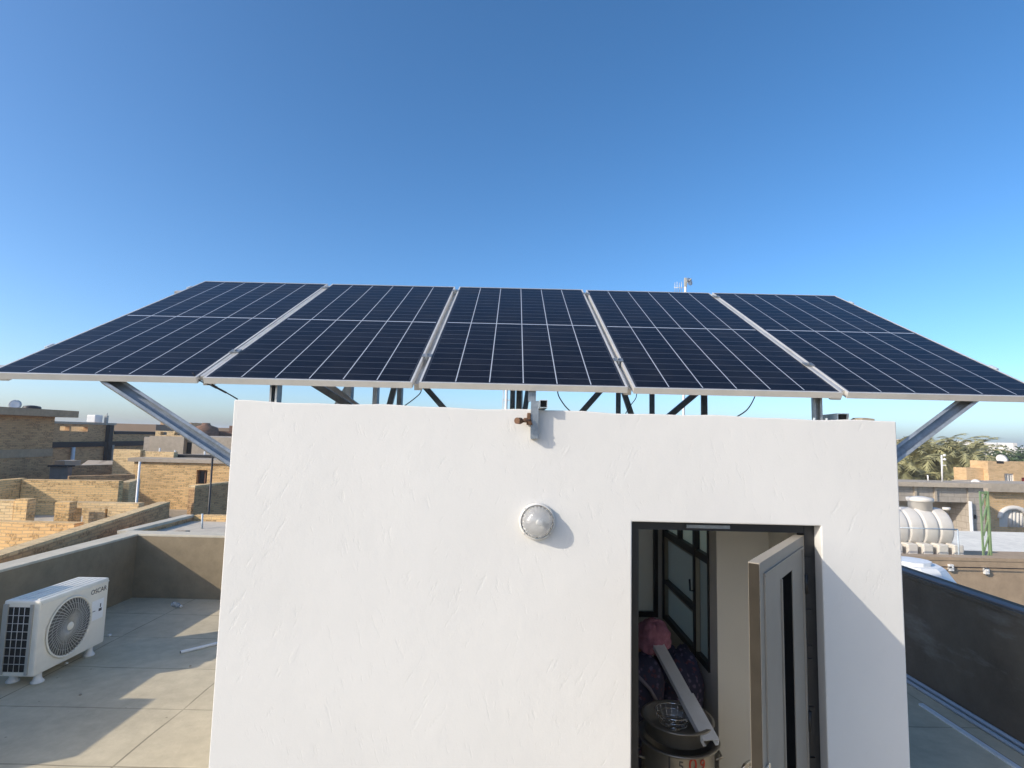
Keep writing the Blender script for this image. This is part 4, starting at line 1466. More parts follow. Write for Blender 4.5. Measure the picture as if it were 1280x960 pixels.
# tall brown brick building at the left edge
t = thing('brick_building', 'tall brown brick building with overhanging concrete roof at the left edge', 'building', (-25, 18, GZ))
XF = at(65, 560, 24.6).x
Y1 = 24.6
zt = zat(60, 521, Y1)
zb0, zb1 = zat(40, 571, 23.8), zat(40, 561, 23.8)
MB().box(XF-9, XF, 9, Y1, GZ+.01, zb0-.001).build('wall', 'brick_dark', t)
MB().box(XF-9, XF+.03, 9, Y1+.03, zb0, zb1).build('tie_beam', 'concrete_warm', t)
MB().box(XF-9, XF, 9, Y1, zb1+.001, zt).build('wall', 'brick_dark', t)
MB().box(XF-9.4, XF+.45, 8.6, Y1+.75, zt+.001, zt+.30).build('roof_slab', 'concrete_warm', t)
q = at(22, 505, 24.0)
t = thing('satellite_dish', 'pale round satellite dish on the roof of the tall brown building', 'satellite dish', (q.x, 24, zt+.3))
b = MB().lathe([(0, 0), (.11, .02), (.21, .06), (.22, .065), (.11, .03), (0, .01)], (q.x, 23.9, zt+.46), (.5, -.8, .25), 24)
b.build('dish', 'white_plastic', t)
MB().cyl((q.x, 24, zt+.301), (q.x, 23.95, zt+.46), .03, seg=8).build('mast', 'galv_dark', t)
q = at(40, 509, 24.0)
b = MB().lathe([(0, 0), (.31, 0), (.33, .07), (.28, .13), (.12, .16), (0, .17)], (q.x, 24, zt+.301), (0, 0, 1), 20)
tag(b.build('water_tank', 'black'), 'black rounded tank on the roof of the tall brown building', 'water tank')

# mid distance house, shaded flank
t = thing('flat_roof_house', 'two storey brown brick house with a dark roof band behind the tall building', 'house', (-31, 38, GZ))
XM = -27.6
def yx(px):                               # distance at which sight column px meets the flank plane
    r = ray(px, 545)
    return XM/r.x*r.y
ya, yb, yc_ = yx(62), yx(142), yx(178)
zr = zat(110, 530.5, (ya+yb)/2)
zm0, zm1 = zat(120, 559, (ya+yb)/2), zat(120, 552.5, (ya+yb)/2)
b = MB().grid_wall([ya-3, yb], [zm1+.002, zr], XM-.3, XM, [(yx(74), yx(86), zr-.42, zr-.16), (yx(88), yx(109), zr-.46, zr-.16)], 'yz')
b.build('wall', 'brick_dark', t)
for k_, (pa_, pb_) in enumerate(((74, 86), (88, 109))):
    yf_ = yx(pb_)+.15
    seg(MB(), (XM-.42, yf_+.2), (XM-4.5, yf_-.55), .12, zr-.9, zr-.02).build('inner_wall', 'brick_pale', t)
MB().box(XM-8, XM, yb+.002, yc_+2, zm1+.002, zr-.62).build('wall', 'brick_dark', t)
MB().box(XM-8, XM+.12, ya-3, yc_+2.1, zm0, zm1).build('floor_band', 'dark', t)
MB().box(XM-8, XM-.05, ya-3, yc_+2, GZ+.01, zm0-.001).build('wall', 'brick_dark', t)
MB().box(XM-.33, XM+.1, ya-3, yb+.05, zr+.001, zr+.14).build('roof_slab', 'concrete', t)
MB().box(XM-8, XM+.06, yb+.052, yc_+2, zr-.619, zr-.42).build('roof_slab', 'dark', t)
MB().box(XM-8, XM-.31, ya-2.9, yb-.1, zm1+.003, zr-.001).build('core', 'far_wall', t) if False else None
for px in (131.5,):
    y_ = yx(px)
    MB().box(XM+.001, XM+.28, y_, y_+.35, GZ+.01, zr-.002).build('column', 'dark', t)
y_ = yx(91)
MB().cyl((XM+.12, y_, GZ), (XM+.12, y_, zm0), .10, seg=8).build('downpipe', 'white_plastic', t)
y_ = yx(134.5)
MB().cyl((XM+.45, y_, GZ), (XM+.45, y_, zm0+.1), .07, seg=8).build('downpipe', 'concrete', t)
q = at(121, 522, yx(121)+1)
b = MB().box(q.x-.42, q.x+.16, q.y-.35, q.y+.35, zr+.142, zr+.66, .05)
tag(b.build('water_tank', 'tank_white'), 'white box water tank on the roof of the two storey brown house', 'water tank')
b = MB().box(q.x+.18, q.x+.38, q.y+.45, q.y+.6, zr+.142, zr+.66, .02)
b.cyl((q.x+.3, q.y+.5, zr+.66), (q.x+.34, q.y+.5, zr+.82), .03, seg=6)
tag(b.build('solar_heater', 'grey_plastic'), 'small grey cabinet beside the white box tank', 'cabinet')

# middle row: brown walls and sheets between the houses
b_t = wall_thing('brick_wall', 'low brown brick wall in the middle row under the two storey house', 'wall', (x_on(86, 23.5), 23.5), (x_on(166, 25.5), 25.5), .25, GZ+.01, zat(120, 581, 24.4), 'brick_dark', 'brick_dark')
t = thing('shed', 'small shed with a blue grey sheet side beside the tall brown building', 'shed', (x_on(72, 22.5), 23, GZ))
MB().box(x_on(61, 22.3), x_on(84, 22.3), 22.3, 22.5, GZ+.01, zat(72, 583.5, 22.3)).build('sheet_wall', simple('blue grey sheet', (.19, .18, .17), .6), t)
MB().box(x_on(60, 22.3), x_on(85, 22.3), 22.2, 22.6, zat(72, 583.5, 22.3)+.001, zat(72, 583.5, 22.3)+.06).build('roof', 'dark', t)
Y = 29.0
b = MB()
z0, z1 = zat(110, 582.5, Y), zat(110, 577.5, Y)
xs_ = [x_on(p, Y) for p in (98, 114, 117, 134, 136.5, 168)]
t = thing('sheet_roof', 'row of pale sloping roof sheets behind the middle brown wall', 'roof', (xs_[2], Y, GZ))
for i in (0, 2, 4):
    MB().prism([(xs_[i], Y, z0), (xs_[i+1], Y, z0), (xs_[i+1]-.4, Y+1.6, z1), (xs_[i]-.8, Y+1.6, z1)], (0, .02, -.06)).build('sheet', 'concrete', t)
MB().box(xs_[0], xs_[5], Y+.3, Y+2.2, GZ+.01, z0-.08).build('base', 'far_brown', t)
tag(MB().box(x_on(66, 27), x_on(79, 27), 27, 28, GZ+.01, zat(72, 576, 27)).build('cabin', 'far_wall'), 'small pale block seen just behind the blue grey shed', 'cabin')

# far skyline, left: small dim houses
fh = []
def far_house(x0, x1, y0, y1, z1, mat, label, group, wins=True, rnd=None):
    t = thing('far_house', label, 'house', ((x0+x1)/2, (y0+y1)/2, GZ), group)
    MB().box(x0, x1, y0, y1, GZ+.01, z1-.35).build('wall', mat, t)
    b = MB()
    b.box(x0-.15, x1+.15, y0-.15, y1+.15, z1-.349, z1-.1)
    b.box(x0+.6, x0+(x1-x0)*.45, y0+1, y1-1, z1-.099, z1+rnd.uniform(.5, 1.5))
    b.build('roof', mat, t)
    if wins:
        b = MB()
        nw = max(2, int((x1-x0)/3))
        for k in range(nw):
            cx = x0+(k+.5)*(x1-x0)/nw
            b.box(cx-.5, cx+.5, y0-.02, y0+.05, z1-2.3, z1-1.1)
            b.box(x1-.05, x1+.02, y0+1.2+k*2.2, y0+2.1+k*2.2, z1-2.3, z1-1.1)
        b.build('window', 'dark', t)
    return t
rnd = random.Random(11)
for i in range(22):
    Y = rnd.uniform(58, 150)
    px = 60+i*11+rnd.uniform(-4, 4)
    xc = x_on(px, Y)
    wd_ = rnd.uniform(7, 13)
    hh = rnd.uniform(-2.2, -.35)
    far_house(xc-wd_/2, xc+wd_/2, Y, Y+rnd.uniform(6, 10), hh, rnd.choice(['far_brown', 'far_brown', 'far_wall', 'brick_dark']),
              'far dim house of the left skyline, seen only as a small block', 'far houses on the left skyline', True, rnd)

# ------------------------------------------------------------------ neighbourhood, right
# neighbour's roof parapet and slab
t = thing('parapet_wall', 'tan rendered parapet beyond the dark right parapet, with two small boxes on it', 'parapet', (8, 9, GZ))
PYR = 8.95
b = MB().box(4.95, 14, PYR, PYR+.2, GZ+.01, -1.79)
b.build('wall', 'tan', t)
MB().box(4.95, 14, PYR-.01, PYR+.21, -1.789, -1.74).build('coping', 'tan', t)
for px, py in ((1187, 709), (1231, 713)):
    q = at(px, py, PYR)
    b = MB().box(q.x-.035, q.x+.035, PYR-.05, PYR-.001, q.z-.05, q.z+.05, .006)
    b.cyl((q.x, PYR-.07, q.z+.01), (q.x, PYR-.05, q.z+.01), .015, seg=8)
    b.build('insulator', 'white_plastic', t)
b = MB()
zl = at(1187, 709, PYR).z
b.tube([(5.0, PYR-.06, zl+.02), (at(1187, 709, PYR).x, PYR-.06, zl+.015), (at(1231, 713, PYR).x, PYR-.06, zl+.015), (13.5, PYR-.06, zl)], .008, 6)
b.build('wire', 'rubber', t)
t = thing('neighbour_house', 'tan house carrying the ribbed cream tank, with bare slab roof', 'house', (9, 11, GZ))
RZ = -2.27
MB().box(4.95, 14, PYR+.201, 12.45, GZ+.01, RZ).build('slab', 'tan', t)
# white round tank between the two parapets
q = at(1150, 702, 8.2)
t = thing('water_tank', 'white faceted water tank top poking up just behind the dark right parapet', 'water tank', (q.x-.1, 7.5, GZ))
cx, cy = q.x-.12, 8.22
MB().lathe([(0, GZ+.01), (.55, GZ+.01), (.55, q.z-.28), (.40, q.z-.06), (.36, q.z-.03), (0, q.z-.03)], (cx, cy, 0), (0, 0, 1), 10, False).build('body', 'tank_white', t)
MB().lathe([(0, q.z-.029), (.25, q.z-.029), (.25, q.z+.02), (0, q.z+.03)], (cx, cy, 0), (0, 0, 1), 12, False).build('lid', 'tank_white', t)
# ribbed horizontal tank
Y = 11.6
xr = at(1182, 660, Y).x
ztk0, ztk1 = zat(1150, 689, Y-.4), zat(1150, 634, Y)
rad = (ztk1-ztk0)/2
zc = (ztk0+ztk1)/2
t = thing('water_tank', 'big cream ribbed water tank lying on its side on the neighbouring roof', 'water tank', (xr-1, Y, RZ))
prof = [(0, 0), (rad*.55, .02), (rad*.85, .10)]
x_ = .14
while x_ < 1.75:
    prof += [(rad*.985, x_), (rad, x_+.03), (rad, x_+.22), (rad*.985, x_+.25), (rad*.93, x_+.262), (rad*.93, x_+.285)]
    x_ += .30
prof += [(rad*.85, x_+.05), (rad*.55, x_+.13), (0, x_+.15)]
MB().lathe(prof, (xr, Y, zc), (-1, 0, 0), 40).build('barrel', 'tank_cream', t)
xm = at(1150, 630, Y).x
MB().lathe([(0, -.1), (.21, -.1), (.21, .12), (.24, .125), (.24, .19), (.1, .22), (0, .22)], (xm, Y, zc+rad), (0, 0, 1), 24).build('manhole', 'tank_cream', t)
MB().cyl((xr-.12, Y-.2, zc+rad-.02), (xr-.12, Y-.2, zc+rad+.03), .07, seg=12).build('vent_cap', 'tank_cream', t)
b = MB()
k = xr-1.75
while k < xr-.05:
    b.box(k, k+.19, Y-.52, Y+.5, RZ+.08, zc-.25, .02)
    k += .30
b.build('saddle', 'tank_cream', t)
b = MB()
k = xr-1.8
while k < xr+.05:
    b.box(k, k+.27, Y-.62, Y+.5, RZ+.001, RZ+.085, .008)
    k += .3
b.box(xr-.1, xr+.12, Y-.9, Y-.64, RZ+.001, RZ+.07, .01)
b.build('plinth', 'pink_block', t)
b = MB()
qa, qb = at(1120, 659.5, 10.6), at(1197, 662, 10.6)
b.cyl(qa, qb, .012, seg=8)
b.cyl(qb, (qb.x, 10.6, RZ), .014, seg=8)
b.cyl((qa.x-1, 10.6, qa.z), (qa.x-1, 10.6, RZ), .014, seg=8)
b.cyl((qa.x-1, 10.6, qa.z), qa, .012, seg=8)
tag(b.build('pipe_rail', 'galv_dark'), 'thin grey pipe rail in front of the ribbed cream tank', 'rail')
q = at(1206, 687, 10.7)
b = MB().box(q.x-.35, q.x+.2, 10.2, 11.6, RZ+.002, RZ+.02, .004)
tag(b.build('mat', simple('green mat', (.10, .20, .10), .9)), 'green mat on the roof beside the ribbed cream tank', 'mat')
# green steel lattice post
Y = 10.6
xa, xb_ = at(1226, 650, Y).x, at(1236.5, 650, Y).x
zt = zat(1230, 614, Y)
t = thing('lattice_post', 'green painted steel lattice post on the neighbouring roof', 'post', ((xa+xb_)/2, Y, RZ))
b = MB()
b.box(xa, xa+.028, Y-.012, Y+.012, RZ+.001, zt)
b.box(xb_-.026, xb_, Y-.03, Y+.03, RZ+.001, zt)
b.build('upright', 'green', t)
b = MB()
hh = (zt-RZ)
for k in range(5):
    z0 = RZ+.06+hh*k/5.2
    b.bar((xa+.036, Y, z0), (xb_-.031, Y, z0+hh/5.2), .02, .02, (0, 1, 0))
b.box(xa+.036, xb_-.031, Y-.02, Y+.02, zt-.05, zt-.01)
b.box(xa-.06, xb_+.05, Y-.1, Y+.1, RZ+.0015, RZ+.012)
b.build('lacing', 'green', t)
# whitewashed roof further on
t = thing('white_roof_house', 'low house with a bright whitewashed flat roof at the right edge', 'house', (14.5, 15.8, GZ))
MB().box(8, 24, 12.8, 16.3, GZ+.01, -2.42).build('roof', 'whitewash', t)
seg(MB(), (8, 12.68), (24, 12.68), .18, GZ+.01, -2.34).build('kerb', 'whitewash', t)

# grey block house with canopy
Y = 18.8
x0, x1 = x_on(1095, Y), x_on(1227, Y)
t = thing('concrete_house', 'grey block house with deep canopy and shaded doorway behind the ribbed tank', 'house', ((x0+x1)/2, Y+3, GZ))
zt = zat(1180, 603, Y)
zc0, zc1 = zat(1180, 627.5, Y), zat(1180, 608.5, Y)
xp = x_on(1208, Y)
MB().box(x0, xp, Y, Y+.25, zc0, zc1).build('fascia', 'concrete_block', t)
MB().box(x0-.2, x1+.15, Y-.2, Y+1.1, zc1+.001, zt).build('roof_slab', 'concrete', t)
for px in (1141, 1166):
    MB().box(x_on(px, Y), x_on(px+3, Y), Y-.06, Y-.001, zc0+.02, zc1-.001).build('rib', 'concrete', t)
MB().box(xp+.001, x1, Y-.05, Y+1.05, GZ+.01, zc1).build('pier', 'concrete_block', t)
Yb = Y+.8
b = MB().grid_wall([x0, xp], [GZ+.01, zc1], Yb, Yb+.25, [(x_on(1186, Yb), x_on(1203, Yb), zat(1190, 667, Yb), zat(1190, 634, Yb))])
b.build('wall', 'concrete', t)
b = MB()
gx0, gx1, gz0, gz1 = x_on(1186, Yb), x_on(1203, Yb), zat(1190, 667, Yb), zat(1190, 634, Yb)
b.box(gx0, gx0+.07, Yb-.03, Yb+.03, gz0, gz1).box(gx1-.07, gx1, Yb-.03, Yb+.03, gz0, gz1).box(gx0+.071, gx1-.071, Yb-.03, Yb+.03, gz1-.07, gz1)
wf = b.build('window', simple('pale green frame', (.42, .48, .42), .5), t)
b = MB()
for k in range(9):
    b.box(gx0+.071, gx1-.071, Yb-.01, Yb+.03, gz0+.04+k*.09, gz0+.09+k*.09)
b.build('louvre', 'galv_dark', wf)
MB().cyl((x_on(1210, Y-.1), Y-.14, GZ), (x_on(1210, Y-.1), Y-.14, zc0+.05), .05, seg=8).build('downpipe', 'white_plastic', t)
b = MB().box(x_on(1213.5, Y), x_on(1215, Y), Y-.09, Y-.051, zat(1214, 648, Y), zat(1214, 643, Y))
b.build('switch_box', 'dark', t)
for px, top, lab in ((1160.5, 594, 'short white stick on the grey block house roof'), (1178, 569, 'tall white pole with small lamps in front of the palms')):
    q = at(px, 604, Y+.5)
    b = MB().cyl((q.x, Y+.5, zt), (at(px-1, top, Y+.5).x, Y+.5, zat(px, top, Y+.5)), .026 if px > 1170 else .022, seg=8)
    if px > 1170:
        for dz_ in (0, -.14):
            b.ball((at(px-1, top, Y+.5).x+.06, Y+.45, zat(px, top, Y+.5)+dz_), .05, (1, 1, .8), 10, 6)
        b.box(at(px-1, 581, Y+.5).x, at(px+4, 581, Y+.5).x, Y+.48, Y+.52, zat(px, 582, Y+.5), zat(px, 581, Y+.5))
    tag(b.build('pole', 'white_plastic'), lab, 'pole')
q = at(1217, 605, 21)
t = thing('satellite_dish', 'white satellite dish at the corner of the orange brick house', 'satellite dish', (q.x, 21, zt))
MB().lathe([(0, 0), (.10, .02), (.17, .05), (.18, .055), (.10, .03), (0, .01)], (q.x, 20.9, q.z), (-.35, -.9, .25), 20).build('dish', 'white_plastic', t)
MB().cyl((q.x+.05, 21.05, q.z-.9), (q.x+.02, 20.95, q.z), .03, seg=8).build('mast', 'galv_dark', t)

# brick house with arched window at the right edge
Y = 20.5
x0, x1 = x_on(1234, Y), x_on(1330, Y)
t = thing('arched_house', 'orange brick house with a pale arched window at the right edge', 'house', ((x0+x1)/2, Y+3, GZ))
zt = zat(1260, 604, Y)
zw = zat(1260, 614.5, Y)
b = MB()
ax, az = x_on(1264, Y), zat(1264, 648, Y)
ar = x_on(1282, Y)-ax
pts = [(x0, GZ+.01), (ax-ar, GZ+.01), (ax-ar, zat(1260, 659, Y)), (ax-ar, az)]
arc = [(ax-ar*math.cos(a), az+ar*.75*math.sin(a)) for a in [math.pi*k/14 for k in range(1, 14)]]
left = [(x0, GZ+.01), (ax-ar, GZ+.01), (ax-ar, az)]+arc[:7]+[(ax, zw), (x0, zw)]
rightp = [(x1, GZ+.01), (x1, zw), (ax, zw)]+arc[6:]+[(ax+ar, az), (ax+ar, GZ+.01)]
b.prism([(x, Y, z) for x, z in left], (0, .3, 0))
b.prism([(x, Y, z) for x, z in rightp], (0, .3, 0))
zs_ = zat(1260, 659, Y)
b.box(ax-ar, ax+ar, Y+.002, Y+.298, GZ+.01, zs_)
b.build('wall', 'brick_orange', t)
MB().box(x0-.2, x1, Y-.25, Y+1.4, zw+.001, zt).build('roof_slab', 'concrete', t)
b = MB()
rim = [(ax-ar*math.cos(a)*.985, az+ar*.74*math.sin(a)) for a in [math.pi*k/14 for k in range(15)]]
b.tube([(x, Y-.02, z) for x, z in rim], .09, 6)
wf = b.build('window', 'far_white', t)
MB().box(ax-ar+.01, ax+ar-.01, Y+.06, Y+.10, zs_+.001, az+ar*.70).build('curtain', 'shutter', wf)
b = MB()
for k in range(5):
    xx_ = ax-ar*.2+k*ar*.25
    b.cyl((xx_, Y+.055, zs_+.002), (xx_+.05, Y+.055, az+.2+.05*(k % 2)), .07, .05, 8)
b.build('curtain_fold', 'shutter', wf)

# taller orange house behind
Y = 31.0
x0, x1 = x_on(1214, Y), x_on(1345, Y)
t = thing('orange_house', 'two storey orange brick house with a barred window and a red door', 'house', ((x0+x1)/2, Y+4, GZ))
zt1, zt2 = zat(1225, 585.5, Y), zat(1260, 577, Y)
xs2 = x_on(1236, Y)
MB().box(x0, xs2-.002, Y+.3, Y+1.2, GZ+.01, zt1).build('wall', 'brick_orange', t)
wx0, wx1, wz0, wz1 = x_on(1256, Y), x_on(1268, Y), zat(1262, 606, Y), zat(1262, 592, Y)
dx0, dx1 = x_on(1277, Y), x_on(1296, Y)
MB().grid_wall([xs2, x1], [GZ+.01, zt2], Y, Y+.3, [(wx0, wx1, wz0, wz1), (dx0, dx1, zat(1280, 613, Y), zat(1280, 597, Y))]).build('wall', 'brick_orange', t)
MB().box(xs2, xs2+.3, Y+.301, Y+1.2, GZ+.01, zt2).build('wall', 'brick_orange', t)
MB().box(xs2+.301, x1, Y+.9, Y+1.2, GZ+.01, zt2).build('wall', 'brick_orange', t)
MB().box(x_on(1247, Y), x_on(1256, Y), Y-.01, Y+.31, zt2-.12, zt2+.02).build('roof_gap', 'dark', t)
b = MB()
b.box(wx0, wx0+.06, Y+.06, Y+.12, wz0, wz1).box(wx1-.06, wx1, Y+.06, Y+.12, wz0, wz1).box(wx0+.061, wx1-.061, Y+.06, Y+.12, wz1-.06, wz1).box(wx0+.061, wx1-.061, Y+.06, Y+.12, wz0, wz0+.06)
for k in range(1, 4):
    xx_ = wx0+k*(wx1-wx0)/4
    b.box(xx_-.02, xx_+.02, Y+.07, Y+.11, wz0+.061, wz1-.061)
wf = b.build('window', 'far_white', t)
MB().box(wx0+.01, wx1-.01, Y+.16, Y+.17, wz0, wz1).build('pane', simple('blue grey pane', (.10, .14, .20), .2), wf)
MB().box(dx0, dx1, Y+.1, Y+.15, zat(1280, 613, Y), zat(1280, 597, Y)).build('door', 'red', t)
q = at(1251, 608, Y-1)
tag(MB().box(q.x-.45, q.x+.45, Y-1.4, Y-.6, GZ+4.0, q.z+.25, .04).build('tank_box', 'grey_plastic'), 'grey cabinet in front of the orange house window', 'cabinet')
q = at(1249, 574.5, Y+.8)
t = thing('satellite_dish', 'white satellite dish on top of the orange brick house', 'satellite dish', (q.x, Y+.8, zt2))
MB().lathe([(0, 0), (.16, .03), (.28, .08), (.29, .085), (.16, .04), (0, .015)], (q.x, Y+.65, q.z), (-.3, -.9, .4), 20).build('dish', 'far_white', t)
MB().cyl((q.x, Y+.75, zt2-.3), (q.x, Y+.7, q.z), .05, seg=8).build('mast', 'galv_dark', t)

# ------------------------------------------------------------------ palms and trees
def frond(b, o, az_, el, L_, droop, rnd, wl_=.5):
    n_ = 9
    pts = []
    p = Vector(o)
    e = el
    for i in range(n_+1):
        pts.append(p.copy())
        st_ = L_/n_
        p = p+Vector((math.cos(az_)*math.cos(e), math.sin(az_)*math.cos(e), math.sin(e)))*st_
        e -= droop/n_*(0.6+i*.12)
    for i in range(n_):
        a, c = pts[i], pts[i+1]
        d_ = (c-a).normalized()
        sd2 = d_.cross(Vector((0, 0, 1)))
        if sd2.length < .05:
            continue
        sd2.normalize()
        up_ = sd2.cross(d_)
        f_ = i/n_
        ll = wl_*(.55+.9*math.sin(math.pi*min(1, f_*.85+.15)))*.8
        b.bm.faces.new([b.bm.verts.new(v) for v in (a-sd2*.03, a+sd2*.03, c+sd2*.02, c-sd2*.02)])
        for sg in (-1, 1):
            for k in range(2):
                s0 = a+(c-a)*(k/2)
                tip = s0+sd2*sg*ll*(.62+rnd.random()*.3)+d_*ll*.95+up_*(.10*ll)-Vector((0, 0, ll*(.25+.35*rnd.random())))
                w_ = d_*.10
                b.bm.faces.new([b.bm.verts.new(v) for v in (s0-w_*.6, s0+w_, tip)])
def make_palm(h, seed, label):
    rnd = random.Random(seed)
    t = thing('palm_tree', label, 'palm tree', (0, 0, 0), 'palm trees behind the grey block house')
    b = MB()
    pts, rr = [], []
    ln = rnd.uniform(-.3, .3)
    for i in range(15):
        s = i/14
        pts.append((ln*s*s, .2*s*rnd.uniform(.8, 1.2), h*s))
        rr.append(.26-.06*s+(.03 if i % 2 else 0))
    b.tube(pts, rr, 9)
    b.build('trunk', 'trunk', t)
    top = Vector(pts[-1])
    b = MB()
    for k in range(38):
        el = R(rnd.uniform(-10, 82))
        frond(b, top+Vector((0, 0, rnd.uniform(-.2, .2))), rnd.uniform(0, 2*math.pi), el, rnd.uniform(2.5, 3.6), R(rnd.uniform(75, 125)), rnd, .55)
    b.build('crown', 'frond', t, uv=False, recalc=False)
    b = MB()
    for k in range(16):
        frond(b, top+Vector((0, 0, -.25)), rnd.uniform(0, 2*math.pi), R(rnd.uniform(-55, -15)), rnd.uniform(1.8, 2.6), R(rnd.uniform(30, 60)), rnd, .4)
    b.build('dry_fronds', 'frond_dry', t, uv=False, recalc=False)
    return t
protos = []
spots = [(1132, 575, 40, 0, 'leftmost palm, right beside the white wall edge'), (1143, 590, 34, 1, 'low palm with a big dark crown by the white wall edge'), (1152, 573, 44, 2, 'second tall palm crown from the white wall'),
         (1163, 578, 38, 0, 'palm between the short white stick and the white wall'), (1171, 571, 47, 1, 'palm just left of the tall white pole'), (1184, 582, 37, 2, 'palm just right of the tall white pole'),
         (1192, 575, 45, 0, 'palm in the middle of the row, above the grey canopy'), (1203, 585, 36, 1, 'palm with drooping dry fronds near the satellite dish corner'), (1211, 578, 44, 2, 'rightmost palm, against the orange brick house'),
         (1122, 577, 43, 1, 'palm half hidden by the white wall')]
hts = {0: 6.0, 1: 5.2, 2: 6.4}
for i, (px, py, Y, k, lab) in enumerate(spots):
    if len(protos) < 3 and k == len(protos):
        pr = make_palm(hts[k], 60+k, 'x')
        protos.append(pr)
        o = pr
    else:
        o = copy_tree(protos[k])
    q = at(px, py, Y)
    o.location = (q.x, Y, q.z-hts[k]-.2)
    o.rotation_euler = (0, 0, random.uniform(0, 6.28))
    o['label'] = lab
    o.location.z = max(min(o.location.z, GZ+.3), GZ-2.5)
def make_tree(h, w_, seed, label, cat='tree', group=None):
    rnd = random.Random(seed)
    t = thing('leafy_tree', label, cat, (0, 0, 0), group)
    b = MB()
    b.tube([(0, 0, 0), (.1, 0, h*.25), (.0, .1, h*.5)], [.3, .22, .14], 8)
    for k in range(6):
        a = rnd.uniform(0, 6.28)
        b.tube([(.05, 0, h*.3), (math.cos(a)*w_*.2, math.sin(a)*w_*.2, h*.55), (math.cos(a)*w_*.36, math.sin(a)*w_*.36, h*.75)], [.1, .07, .03], 6)
    b.build('trunk', 'trunk', t)
    b = MB()
    cl = [(Vector((rnd.uniform(-.42, .42)*w_, rnd.uniform(-.42, .42)*w_, h*rnd.uniform(.45, .9))), rnd.uniform(.5, 1.1)) for _ in range(26)]
    for c_, r_ in cl:
        for k in range(110):
            v = Vector((rnd.gauss(0, 1), rnd.gauss(0, 1), rnd.gauss(0, .8)))
            v = c_+v.normalized()*r_*rnd.uniform(.5, 1)
            d1 = Vector((rnd.uniform(-1, 1), rnd.uniform(-1, 1), rnd.uniform(-.6, .6))).normalized()*.17
            d2 = Vector((rnd.uniform(-1, 1), rnd.uniform(-1, 1), rnd.uniform(-1, 1))).normalized()*.10
            b.bm.faces.new([b.bm.verts.new(p) for p in (v-d1, v+d2, v+d1, v-d2)])
    b.build('crown', 'leaf', t, uv=False, recalc=False)
    return t
tp = make_tree(6.0, 5.0, 5, 'x')
for i, (px, py, Y, sc, lab) in enumerate(((1218, 568, 58, 1.0, 'leafy tree right of the palm row, below the white skyline block'), (1240, 567, 62, 1.1, 'dark leafy tree just above the orange house roof step'),
                                          (1262, 566, 66, 1.0, 'leafy tree above the barred window of the orange house'), (1140, 565, 60, 1.0, 'leafy tree behind the palms near the white wall'), (1185, 566, 64, 1.1, 'leafy tree behind the middle of the palm row'))):
    o = tp if i == 0 else copy_tree(tp)
    q = at(px, py, Y)
    o.location = (q.x, Y, GZ)
    s_ = (q.z-GZ)/5.7*sc
    o.scale = (s_, s_, s_)
    o.rotation_euler = (0, 0, i*1.3)
    o['label'] = lab

# far skyline, right
rnd = random.Random(23)
spec = [(1148, 1163, 556, 150, 'far_wall', 'domed pale block on the skyline beside the outer strut'), (1217, 1234, 559.5, 130, 'far_white', 'white flat block standing highest on the right skyline'),
        (1271, 1290, 562, 120, 'far_white', 'white block on the skyline at the right edge'), (1236, 1248, 564, 140, 'far_white', 'small pale block right of the tall white skyline block')]
for pa, pb, py, Y, mat, lab in spec:
    x0, x1 = x_on(pa, Y), x_on(pb, Y)
    t = far_house(x0, x1, Y, Y+10, zat((pa+pb)/2, py, Y), mat, lab, None, True, rnd)
    if 'domed' in lab:
        MB().ball(((x0+x1)/2+.5, Y+4, zat(1156, py, Y)), 2.0, (1, 1, .9), 16, 10).build('dome', 'far_white', t)
for i in range(16):
    Y = rnd.uniform(105, 200)
    px = 1122+i*11.5+rnd.uniform(-4, 4)
    xc = x_on(px, Y)
    wd_ = rnd.uniform(6, 14)
    far_house(xc-wd_/2, xc+wd_/2, Y, Y+rnd.uniform(6, 10), zat(px, rnd.uniform(562.5, 567), Y), rnd.choice(['far_wall', 'far_white', 'far_white', 'far_wall']),
              'far pale house of the right skyline above the palms', 'far houses on the right skyline', True, rnd)
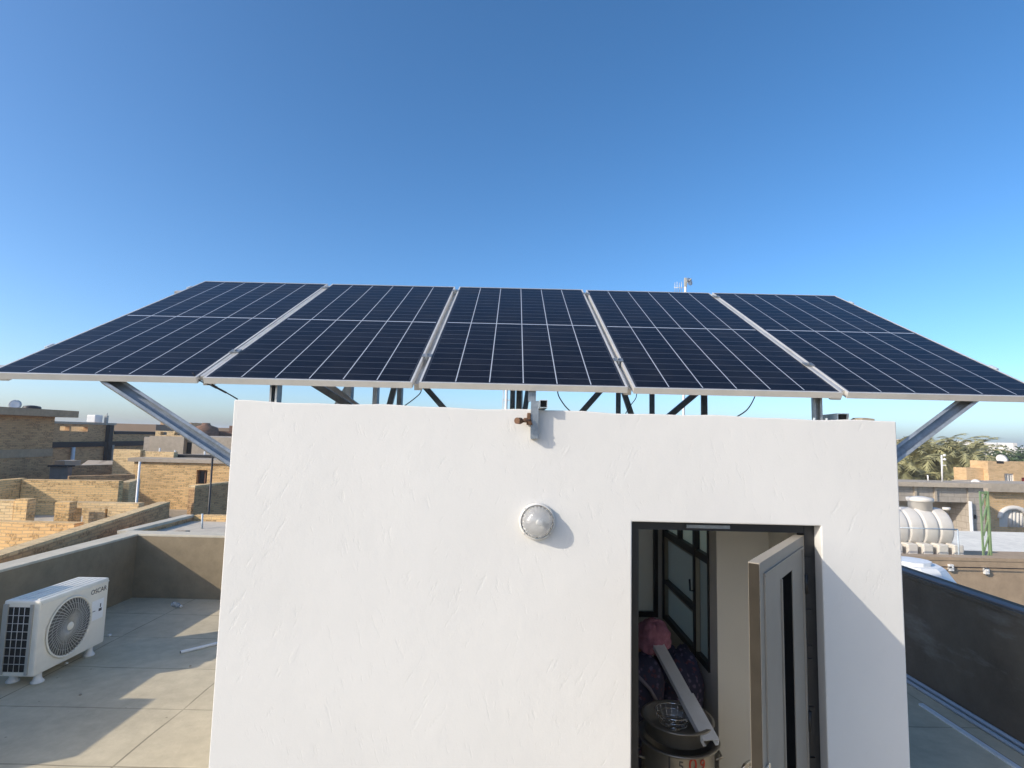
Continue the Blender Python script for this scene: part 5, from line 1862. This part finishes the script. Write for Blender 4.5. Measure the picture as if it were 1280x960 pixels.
for px, top, Y, lab in ((1247, 553, 95, 'thin tall mast on the skyline above the orange house'), (1210, 558, 110, 'thin short mast on the skyline left of the tall white block')):
    q = at(px, 566, Y)
    b = MB().cyl((q.x, Y, GZ), (q.x, Y, zat(px, top, Y)), .16, .10, 6)
    b.cyl((q.x-.8, Y, zat(px, top+3, Y)), (q.x+.8, Y, zat(px, top+3, Y)), .07, seg=6)
    tag(b.build('skyline_mast', 'grey_plastic'), lab, 'mast')

# the town goes on behind the stair house (one far mass, hidden in the photograph)
rnd = random.Random(31)
b = MB()
for i in range(90):
    Y = rnd.uniform(45, 190)
    xc = rnd.uniform(-.42, .62)*Y
    w_, d_, h_ = rnd.uniform(6, 12), rnd.uniform(6, 10), rnd.uniform(-2.6, -.4)
    if xc/Y+w_/Y > .66 or xc/Y-w_/Y < -.5:
        continue
    b.box(xc-w_/2, xc+w_/2, Y, Y+d_, GZ+.02+.001*i, h_)
    b.box(xc-w_/2-.15, xc-w_/2+.05, Y-.15, Y+d_, h_+.001, h_+.7)
    b.box(xc-w_*.3, xc+w_*.1, Y+1.5, Y+d_-1, h_+.001, h_+rnd.uniform(.5, 1.2))
    for k in range(3):
        b.box(xc-w_/2+.8+k*w_/3.2, xc-w_/2+1.7+k*w_/3.2, Y-.06, Y+.05, h_-2.2, h_-1.0)
tag(b.build('town', 'far_wall', loc=(0, 90, GZ)), kind='stuff')

# ------------------------------------------------------------------ the dusty air over the town
hz = MB().box(-1260, 1260, -260, 2260, GZ-1.0, 4.6).build('haze', 'dirt', loc=(0, 0, GZ-1))
hm_ = bpy.data.materials.new('dusty air')
hm_.use_nodes = True
t_ = hm_.node_tree
t_.nodes.remove(t_.nodes['Principled BSDF'])
pv_ = t_.nodes.new('ShaderNodeVolumePrincipled')
pv_.inputs['Color'].default_value = (.86, .90, .95, 1)
pv_.inputs['Density'].default_value = .0010
pv_.inputs['Anisotropy'].default_value = .1
t_.links.new(pv_.outputs[0], t_.nodes['Material Output'].inputs['Volume'])
hz.data.materials.clear()
hz.data.materials.append(hm_)
tag(hz, kind='stuff')
